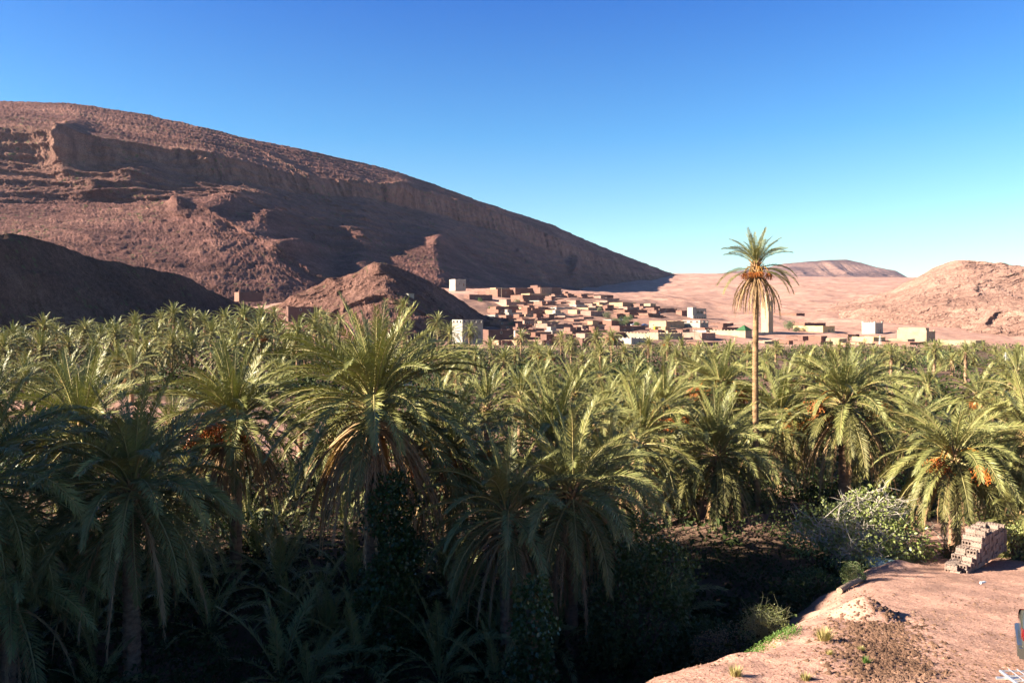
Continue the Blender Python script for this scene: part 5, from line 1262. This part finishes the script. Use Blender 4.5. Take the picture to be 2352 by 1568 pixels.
# village trees
def vtree(vx, vy, rpx, mat, label, seed):
    D = d_at_row(vx, vy + rpx * 1.1); s = rpx / F * D
    x, y, z = P(vx, vy, D); root = bpy.data.objects.new('tree', None); COL.objects.link(root); zg = gz(x, y); root.location = (x, y, zg); tag(root, label, 'tree'); hz = max(s * .6, z - zg); r = random.Random(seed)
    bl = [(r.uniform(-.5, .5) * s, r.uniform(-.4, .4) * s, hz + r.uniform(-.35, .4) * s, s * r.uniform(.45, .65), s * .55, s * r.uniform(.4, .6)) for _ in range(6)]
    link('crown', geo_mesh('crown', leaf_cloud(1300, bl, .34, seed), [M[mat]]), root)
    link('trunk', branch_mesh('trunk', seed, [(b[0], b[1], b[2]) for b in bl[:4]], M['dark_bark'], r0=.16, twigs=1), root)
for i, a in enumerate([(1395, 723, 13, 'grey_tree', 'greyish olive tree left of the bright green tree in the village'), (1414, 736, 10, 'grey_tree', 'small grey tree between the olive and the bright green tree'), (1437, 733, 17, 'village_tree', 'largest bright green tree in the middle of the village'),
                       (1464, 744, 8, 'village_tree', 'little green tree right of the largest village tree'), (1173, 747, 10, 'grey_tree', 'pale tree at the lower left of the village'), (1377, 712, 8, 'grey_tree', 'round pale tree above the pink two windowed house'),
                       (1186, 691, 9, 'grey_tree', 'pale bush tree left of the long red adobe house'), (1127, 709, 7, 'village_tree', 'green tree at the upper left edge of the village'), (1103, 689, 6, 'village_tree', 'small green tree in front of the highest brown house'),
                       (1812, 746, 14, 'village_tree', 'spreading green tree on the slope right of the minaret'), (1828, 756, 8, 'grey_tree', 'grey bush tree beside the ochre house')]): vtree(*a, seed=800 + i)

# poles, mast, cars in the village
def pole(vx, vb, hpx, label, i):
    D = d_at_row(vx, vb); x, y, z = P(vx, vb, D); h = hpx / F * D; mb = MB(); mb.tube([(0, 0, -.5), (0, 0, h)], [.16, .11], 6); mb2 = MB(); mb2.box(-.9, .9, -.07, .07, h * .9, h * .9 + .14)
    root = link('utility_pole', mb.mesh('utility_pole', M['wood']), None, (x, y, z), (0, 0, .5)); link('crossarm', mb2.mesh('crossarm', M['wood']), root); tag(root, label, 'pole', 'utility poles in the village')
for i, (vx, vb, hp, lab) in enumerate([(1152, 682, 22, 'pole in front of the uppermost reddish house'), (1229, 757, 28, 'tall pole at the lit cream walled house'), (1261, 692, 16, 'pole at the upper right end of the long red house'), (1269, 722, 18, 'pole left of the narrow tan house'),
                                       (1290, 726, 16, 'pole touching the narrow tan house'), (1493, 727, 16, 'pole on the slope above the large tan house'), (1275, 768, 22, 'pole in the lower rows left of the wide brown house'), (1595, 786, 28, 'pole before the pinkish house left of the mosque'), (1418, 722, 16, 'pole behind the green village trees')]): pole(vx, vb, hp, lab, i)
def mast(vx, vt, D, label, nm='lattice_mast'):
    x, y, z = P(vx, vt, D); zg = gz(x, y); H = z - zg; mb = MB(); w0, w1 = .45, .16
    def c(k, s): w = w0 * (1 - s) + w1 * s; return Vector(((-w, w)[k in (1, 2)], (-w, w)[k in (2, 3)], H * s))
    for k in range(4): mb.tube([c(k, 0), c(k, 1)], [.035, .03], 4)
    n = 12
    for j in range(n):
        for k in range(4): mb.tube([c(k, j / n), c((k + 1) % 4, (j + 1) / n)], [.02, .02], 3, cap=False); mb.tube([c(k, j / n), c((k + 1) % 4, j / n)], [.02, .02], 3, cap=False)
    o = link(nm, mb.mesh(nm, plain('galvanised steel', (.55, .55, .55), .4, .5)), None, (x, y, zg)); tag(o, label, 'mast')
    mb = MB(); mb.box(-1, 1, -.05, .05, H * .93, H * .97); mb.box(-.7, .7, -.05, .05, H * .78, H * .82); link('crossarm', mb.mesh('crossarm', M['iron']), o)
mast(2311, 808, 175, 'thin steel lattice mast among the palms at the right'); mast(2021, 770, 335, 'thin mast beside the tall tan house at the grove edge')

def loft_body(stations, mats_i=0):
    """stations: (x, z low, z belt, z top, half width low, half width belt, half width top)"""
    V = []; Fc = []
    for (x, zl, zb, zt, wl, wb, wt) in stations:
        zr = zt - (zt - zb) * .12
        V += [(x, -wl, zl), (x, -wb, zl + (zb - zl) * .45), (x, -wb * .985, zb), (x, -wt, zr), (x, -wt * .86, zt), (x, wt * .86, zt), (x, wt, zr), (x, wb * .985, zb), (x, wb, zl + (zb - zl) * .45), (x, wl, zl)]
    n = len(stations)
    for i in range(n - 1):
        for k in range(10): k2 = (k + 1) % 10; Fc.append((i * 10 + k, (i + 1) * 10 + k, (i + 1) * 10 + k2, i * 10 + k2))
    Fc.append(tuple(range(10))); Fc.append(tuple((n - 1) * 10 + k for k in reversed(range(10)))); return V, Fc
def car(x, y, z, rz, kind, paint, label, cat='car', name='parked_car', tilt=0, detail=True):
    root = bpy.data.objects.new(name, None); COL.objects.link(root); root.location = (x, y, z); root.rotation_euler = (0, tilt, rz); tag(root, label, cat)
    if kind == 'sedan': L = 4.3; st = [(0, .42, .72, .86, .70, .78, .68), (.05, .30, .74, .95, .76, .83, .72), (.35, .24, .80, 1.00, .80, .86, .74), (.75, .22, .84, 1.03, .80, .87, .74), (1.25, .22, .87, 1.36, .80, .87, .60), (1.75, .22, .88, 1.44, .80, .87, .58), (2.5, .22, .88, 1.43, .80, .87, .58), (3.0, .22, .86, 1.10, .80, .87, .70), (3.35, .22, .82, .93, .80, .86, .72), (4.0, .24, .72, .82, .78, .83, .70), (4.3, .36, .58, .66, .68, .74, .62)]
    elif kind == 'suv': L = 4.4; st = [(0, .42, .95, 1.70, .78, .84, .66), (.06, .38, .98, 1.80, .80, .88, .68), (.6, .34, 1.0, 1.84, .82, .9, .70), (1.6, .34, 1.0, 1.85, .82, .9, .70), (2.5, .34, 1.0, 1.82, .82, .9, .68), (2.95, .34, .99, 1.18, .82, .9, .78), (3.4, .34, .97, 1.08, .82, .9, .78), (4.2, .38, .9, 1.0, .8, .88, .76), (4.4, .46, .75, .86, .74, .8, .7)]
    else: L = 4.2; st = [(0, .4, .95, 1.8, .74, .8, .7), (.1, .32, 1, 1.9, .78, .84, .74), (2.0, .3, 1, 1.92, .8, .85, .75), (3.3, .3, 1, 1.88, .8, .85, .72), (3.9, .3, .98, 1.15, .8, .85, .76), (4.2, .36, .75, .9, .76, .8, .7)]
    V, Fc = loft_body(st); mb = MB(); mb.add(V, Fc); me = mb.mesh('body', paint); bo = link('body', me, root)
    if detail:
        bo.data.polygons.foreach_set('use_smooth', [len(p.vertices) == 4 for p in bo.data.polygons])
    # glass: panels just proud of the cabin sides, and the screens
    gl = MB()
    def cab(xx):
        for a, b in zip(st[:-1], st[1:]):
            if a[0] <= xx <= b[0]:
                t = (xx - a[0]) / (b[0] - a[0]); return [a[k] * (1 - t) + b[k] * t for k in range(7)]
    spans = {'sedan': [(1.15, 1.75), (1.85, 2.7)], 'suv': [(.25, 1.1), (1.2, 1.95), (2.05, 2.6)], 'van': [(.3, 1.6), (1.75, 3.2)]}[kind]
    for a, b in spans:
        for sd in (-1, 1):
            q = []
            for xx in (a, b):
                c = cab(xx); zb, zt, wb, wt = c[2], c[3], c[5] * .985, c[6]; zr = zt - (zt - zb) * .12
                q += [(xx, sd * (wb + (wt - wb) * .1 + .012), zb + (zr - zb) * .1), (xx, sd * (wb + (wt - wb) * .9 + .012), zb + (zr - zb) * .9)]
            gl = MB(); gl.add([q[0], q[2], q[3], q[1]], [(0, 1, 2, 3)]); link('side_window', gl.mesh('side_window', M['hole']), root)
    if kind == 'sedan':
        g = MB(); g.add([(.80, -.62, 1.05), (.80, .62, 1.05), (1.22, .5, 1.35), (1.22, -.5, 1.35)], [(0, 1, 2, 3)]); g.add([(3.02, -.62, 1.12), (3.02, .62, 1.12), (2.55, .5, 1.42), (2.55, -.5, 1.42)], [(0, 1, 2, 3)])
        for v in range(len(g.v)): g.v[v] = (g.v[v][0], g.v[v][1], g.v[v][2] + .02)
        link('windscreen', g.mesh('windscreen', M['hole']), root)
    for wx in (.82, L - .85):
        for sd in (-1, 1):
            t = MB(); pr = [(.0, .20), (.02, .30), (.1, .33), (.19, .32), (.21, .22)]; n = 20
            vs = [(wx + cos(2 * pi * k / n) * r_, sd * (.68 + p), .33 + sin(2 * pi * k / n) * r_) for p, r_ in pr for k in range(n)]
            fs = [(i * n + k, i * n + (k + 1) % n, (i + 1) * n + (k + 1) % n, (i + 1) * n + k) for i in range(len(pr) - 1) for k in range(n)] + [tuple(range(n)), tuple((len(pr) - 1) * n + k for k in range(n))]
            t.add(vs, fs); wo_ = link('wheel', t.mesh('wheel', M['tyre']), root)
            rm = MB(); vs = [(wx + cos(2 * pi * k / n) * .2, sd * .893, .33 + sin(2 * pi * k / n) * .2) for k in range(n)]; rm.add(vs, [tuple(range(n))]); link('rim', rm.mesh('rim', M['rim']), wo_)
            ar = MB(); vs = [(wx + cos(pi * k / 10) * r_, sd * (.875 if kind != 'suv' else .905), .33 + sin(pi * k / 10) * r_) for r_ in (.34, .42) for k in range(11)]
            ar.add(vs, [(k, k + 1, 11 + k + 1, 11 + k) for k in range(10)]); link('wheel_arch', ar.mesh('wheel_arch', M['black']), root)
    for sd in (-1, 1):
        tl = MB(); zb = .70 if kind == 'sedan' else .8
        tl.add([(-.015, sd * .52, zb + .02), (-.012, sd * .72, zb), (.035, sd * .84, zb), (.34, sd * .875, zb + .08), (.30, sd * .80, zb + .24), (.02, sd * .74, zb + .24), (-.012, sd * .55, zb + .22)], [(0, 1, 6), (1, 5, 6), (1, 2, 5), (2, 3, 4), (2, 4, 5)])
        link('tail_light', tl.mesh('tail_light', M['taillight']), root)
        hl = MB(); hl.add([(L + .006, sd * .5, .60), (L - .02, sd * .68, .60), (L - .25, sd * .80, .66), (L - .28, sd * .72, .80), (L - .06, sd * .5, .74)], [(0, 1, 4), (1, 2, 3), (1, 3, 4)]); link('headlight', hl.mesh('headlight', M['lens']), root)
    bm = MB(); bm.box(-.09, .02, -.74, .74, .30, .56); bm.box(-.06, .45, -.885, -.74, .30, .54); bm.box(-.06, .45, .74, .885, .30, .54); link('bumper', bm.mesh('bumper', paint), root)
    return root
M['tyre'] = plain('tyre rubber', (.025, .025, .025), .8); M['rim'] = plain('wheel rim', (.35, .35, .36), .35, .7); M['black'] = plain('black plastic', (.02, .02, .02), .6); M['taillight'] = plain('red tail light', (.11, .006, .006), .15, 0, .6); M['lens'] = plain('headlight lens', (.7, .7, .7), .1)
def paint(name, c, rough=.22): m = plain(name, c, rough, .15, .6); m.node_tree.nodes['Principled BSDF'].inputs['Coat Weight'].default_value = .6; return m
M['grey_paint'] = paint('dusty grey green paint', (.055, .055, .05), .3); M['beige_paint'] = paint('beige paint', (.52, .46, .38)); M['yellow_paint'] = paint('yellow paint', (.70, .42, .03)); M['white_paint'] = paint('white paint', (.75, .75, .75)); M['blue_paint'] = paint('blue paint', (.05, .15, .4))
def vcar(vx, vb, kind, p, rz, label, name):
    D = d_at_row(vx, vb); x, y, z = P(vx, vb, D); car(x, y - 3, z + .6, rz, kind, M[p], label, 'van' if kind == 'van' else 'car', name, detail=False)
vcar(1500, 761, 'van', 'yellow_paint', .3, 'yellow van parked below the large tan village house', 'parked_van')
vcar(1470, 752, 'sedan', 'blue_paint', .2, 'small blue car left of the yellow van', 'parked_car'); vcar(1447, 751, 'sedan', 'white_paint', .2, 'small white car under the green village tree', 'parked_car')

# ---------------------------------------------------------------- things on the terrace
# grey car at the right edge: only its tail is in the picture
cx_, cy_, _ = P(2348, 1500, 18.1); czg = gz(cx_ + 1, cy_ + .4)
car(cx_ + .88 * .5, cy_ + .88 * .866, czg, R(-30), 'sedan', M['grey_paint'], 'dusty grey car at the right edge, only its tail with a red light showing', tilt=0)
# beige four wheel drive below the camera with a metal rack on its roof
sx, sy = 6.62, 10.9; szg = gz(sx + .9, sy - 1)
suv = car(sx + .86, sy, 8.16, R(-92), 'suv', M['beige_paint'], 'beige off road car at the bottom right corner with a metal roof rack', 'car', 'off_road_car')
mb = MB(); rz_ = 2.0
for s_ in (-.78, .78): mb.tube([(.0, s_, rz_), (2.4, s_, rz_)], [.022] * 2, 6)
for i in range(17): mb.tube([(.02 + i * .15, -.78, rz_ + .012), (.02 + i * .15, .78, rz_ + .012)], [.011] * 2, 5)
for i in range(1, 14): mb.tube([(0, -.78 + i * .112, rz_ + .03), (2.4, -.78 + i * .112, rz_ + .03)], [.009] * 2, 4)
for i in range(8):
    for s_ in (-1, 1): mb.tube([(.15 + i * .3, s_ * .62, rz_ - .03), (.15 + i * .3, s_ * .92, rz_ - .03)], [.02] * 2, 6)
link('roof_rack', mb.mesh('roof_rack', plain('galvanised rack', (.6, .6, .62), .3, .7)), suv)

# stack of hollow concrete blocks
def block_mesh():
    """0.40 deep x 0.20 wide x 0.20 high, three cavities running through its width"""
    mb = MB(); a, b_, c = .385, .182, .182; e = .035
    xs_ = [-a / 2, -a / 2 + e, -a / 6 - e / 2 + .0, -a / 6 + e / 2, a / 6 - e / 2, a / 6 + e / 2, a / 2 - e, a / 2]
    zs_ = [0, e, c - e, c]
    mb.box(-a / 2, a / 2, -b_ / 2, b_ / 2, 0, e); mb.box(-a / 2, a / 2, -b_ / 2, b_ / 2, c - e, c)
    for i in (0, 2, 4, 6): mb.box(xs_[i], xs_[i + 1], -b_ / 2 + .001, b_ / 2 - .001, e, c - e)
    return mb.mesh('block', M['block'])
M['block'] = wall_mat('concrete block', (.30, .225, .19), 3.0)
def block_stack():
    x0, y0 = on_plane(2222, 1312); x1, y1 = on_plane(2313, 1287); x0b, y0b = x0, y0
    ang = atan2(y1 - y0, x1 - x0); root = bpy.data.objects.new('block_stack', None); COL.objects.link(root); zg = gz(x0 + .5, y0 + .2) - .04
    root.location = (x0, y0, zg); root.rotation_euler = (0, -.02, ang); tag(root, 'stepped stack of hollow concrete blocks on the edge of the terrace', 'block stack')
    holed = block_mesh(); mb = MB(); mb.box(-.1925, .1925, -.091, .091, 0, .16); mb.box(-.1925, .1925, -.091, -.06, .16, .182); mb.box(-.1925, .1925, .06, .091, .16, .182)
    for q in (-.1925, -.08, .045, .16): mb.box(q, q + .032, -.0595, .0595, .16, .182)
    solid = mb.mesh('block', M['block']); r = random.Random(4); me = holed; Ln = sqrt((x1 - x0) ** 2 + (y1 - y0) ** 2); ncol = int(Ln / .2); prof = [2, 3, 4, 5, 6, 7, 7, 7, 7, 6, 6, 6, 5, 5]
    for row_ in range(2):
        for c in range(-1 if row_ else 0, ncol):
            hgt = prof[min(len(prof) - 1, max(0, int(c * 11 / max(1, ncol))))] - (row_ > 0) * (c % 3 == 1) - (1 if row_ == 2 else 0) - (2 if c < 1 and row_ == 0 else 0)
            for k in range(max(2, hgt)):
                if r.random() < .5 and k == hgt - 1 and row_ == 0: continue
                me = holed if (k < 2 and c < 2) or r.random() < .12 else solid
                o = link('block', me, root, (c * .2 + .1 + r.uniform(-.012, .012), .2 + row_ * .41 + r.uniform(-.035, .035), k * .197), (0, 0, pi / 2 + r.uniform(-.03, .03)))
    for c in range(2):      # tumbled ones at the left end
        link('block', me, root, (-.28 - c * .05, .35 + c * .12, .0 + c * .197), (0, 0, pi / 2 + .15 * c))
block_stack()

# log, culvert, bottle and scrap
mb = MB(); x, y = on_plane(1928, 1350); x2, y2 = on_plane(1985, 1328); zl = gz(x, y) + .16; zl2 = gz(x2, y2) + .14
mb.tube([(0, 0, 0), (.4 * (x2 - x), .4 * (y2 - y), .04 + .4 * (zl2 - zl)), (x2 - x, y2 - y, zl2 - zl)], [.11, .10, .09], 12); o = link('log', mb.mesh('log', M['wood']), None, (x, y, zl)); tag(o, 'short cut log lying at the shaded brink of the terrace', 'log')
mb = MB(); n = 16; x, y = on_plane(2060, 1296)
V = []; Fc = []
for i, (yy, ro) in enumerate([(0, .36), (0, .28), (1.2, .28), (1.2, .36)]):
    for k in range(n + 1): an = pi * k / n; V.append((cos(an) * ro * 1.25, yy, sin(an) * ro))
for i in range(4):
    for k in range(n): a = i * (n + 1); b_ = ((i + 1) % 4) * (n + 1); Fc.append((a + k, a + k + 1, b_ + k + 1, b_ + k))
mb.add(V, Fc); o = link('culvert', mb.mesh('culvert', wall_mat('pale blue concrete', (.36, .50, .50), 2)), None, (x, y, gz(x, y) - .18), (0, 0, .9)); tag(o, 'pale blue concrete pipe half buried at the terrace edge', 'culvert')
mb = MB(); mb.tube([(0, 0, .05), (.22, 0, .05), (.27, 0, .05), (.31, 0, .05)], [.045, .045, .02, .018], 10); x, y = on_plane(2252, 1338); o = link('plastic_bottle', mb.mesh('plastic_bottle', plain('clear plastic', (.6, .68, .72), .1)), None, (x, y, gz(x, y) + .005), (0, 0, .4)); tag(o, 'flattened plastic bottle lying in the sun below the block stack', 'bottle')
V = [(i * .07 - .14 + rng.uniform(-.01, .01), j * .06 - .06, .05 * (((i * 7 + j * 5) % 3) / 3)) for j in range(3) for i in range(5)]; Q = [(j * 5 + i, j * 5 + i + 1, (j + 1) * 5 + i + 1, (j + 1) * 5 + i) for j in range(2) for i in range(4)]
x, y = on_plane(2163, 1269); o = link('plastic_scrap', mesh_np('plastic_scrap', V, Q, mat=plain('pale plastic', (.6, .65, .68), .5)), None, (x, y, gz(x, y) + .01)); tag(o, 'scrap of pale plastic in the shade left of the block stack', 'litter')

# ---------------------------------------------------------------- the air over the valley
def haze():
    mb = MB(); mb.box(-3600, 3600, -90, 7200, -420, 420); m = bpy.data.materials.new('haze'); m.use_nodes = True; t = m.node_tree; t.nodes.clear()
    o_ = t.nodes.new('ShaderNodeOutputMaterial'); v = t.nodes.new('ShaderNodeVolumePrincipled'); v.inputs['Color'].default_value = (.52, .62, 1.0, 1); v.inputs['Density'].default_value = .00003; v.inputs['Anisotropy'].default_value = .2
    t.links.new(v.outputs[0], o_.inputs['Volume']); o = link('haze', mb.mesh('haze', m)); tag(o, 'thin blue haze in the valley air', None, None, 'stuff')
haze()

# ---------------------------------------------------------------- labels: each says which one
from collections import defaultdict
ORD = ['leftmost', 'second from left', 'third from left', 'fourth from left', 'fifth from left', 'sixth from left', 'seventh from left', 'eighth from left', 'ninth from left', 'tenth from left']
groups_ = defaultdict(list)
for rec in RECS: groups_[(rec[2], rec[3], rec[4])].append(rec)
for (look, place, noun), lst in groups_.items():
    lst.sort(key=lambda q: q[1])
    for i, rec in enumerate(lst):
        o = rec[0]
        if len(lst) == 1: o['label'] = '%s %s %s' % (look, noun, place)
        elif len(lst) == 2: o['label'] = '%s %s %s, %s of two' % (look, noun, place, 'left' if i == 0 else 'right')
        else: o['label'] = '%s %s %s, %s' % (look, noun, place, ORD[min(i, 9)] if i < len(lst) - 1 else 'rightmost')
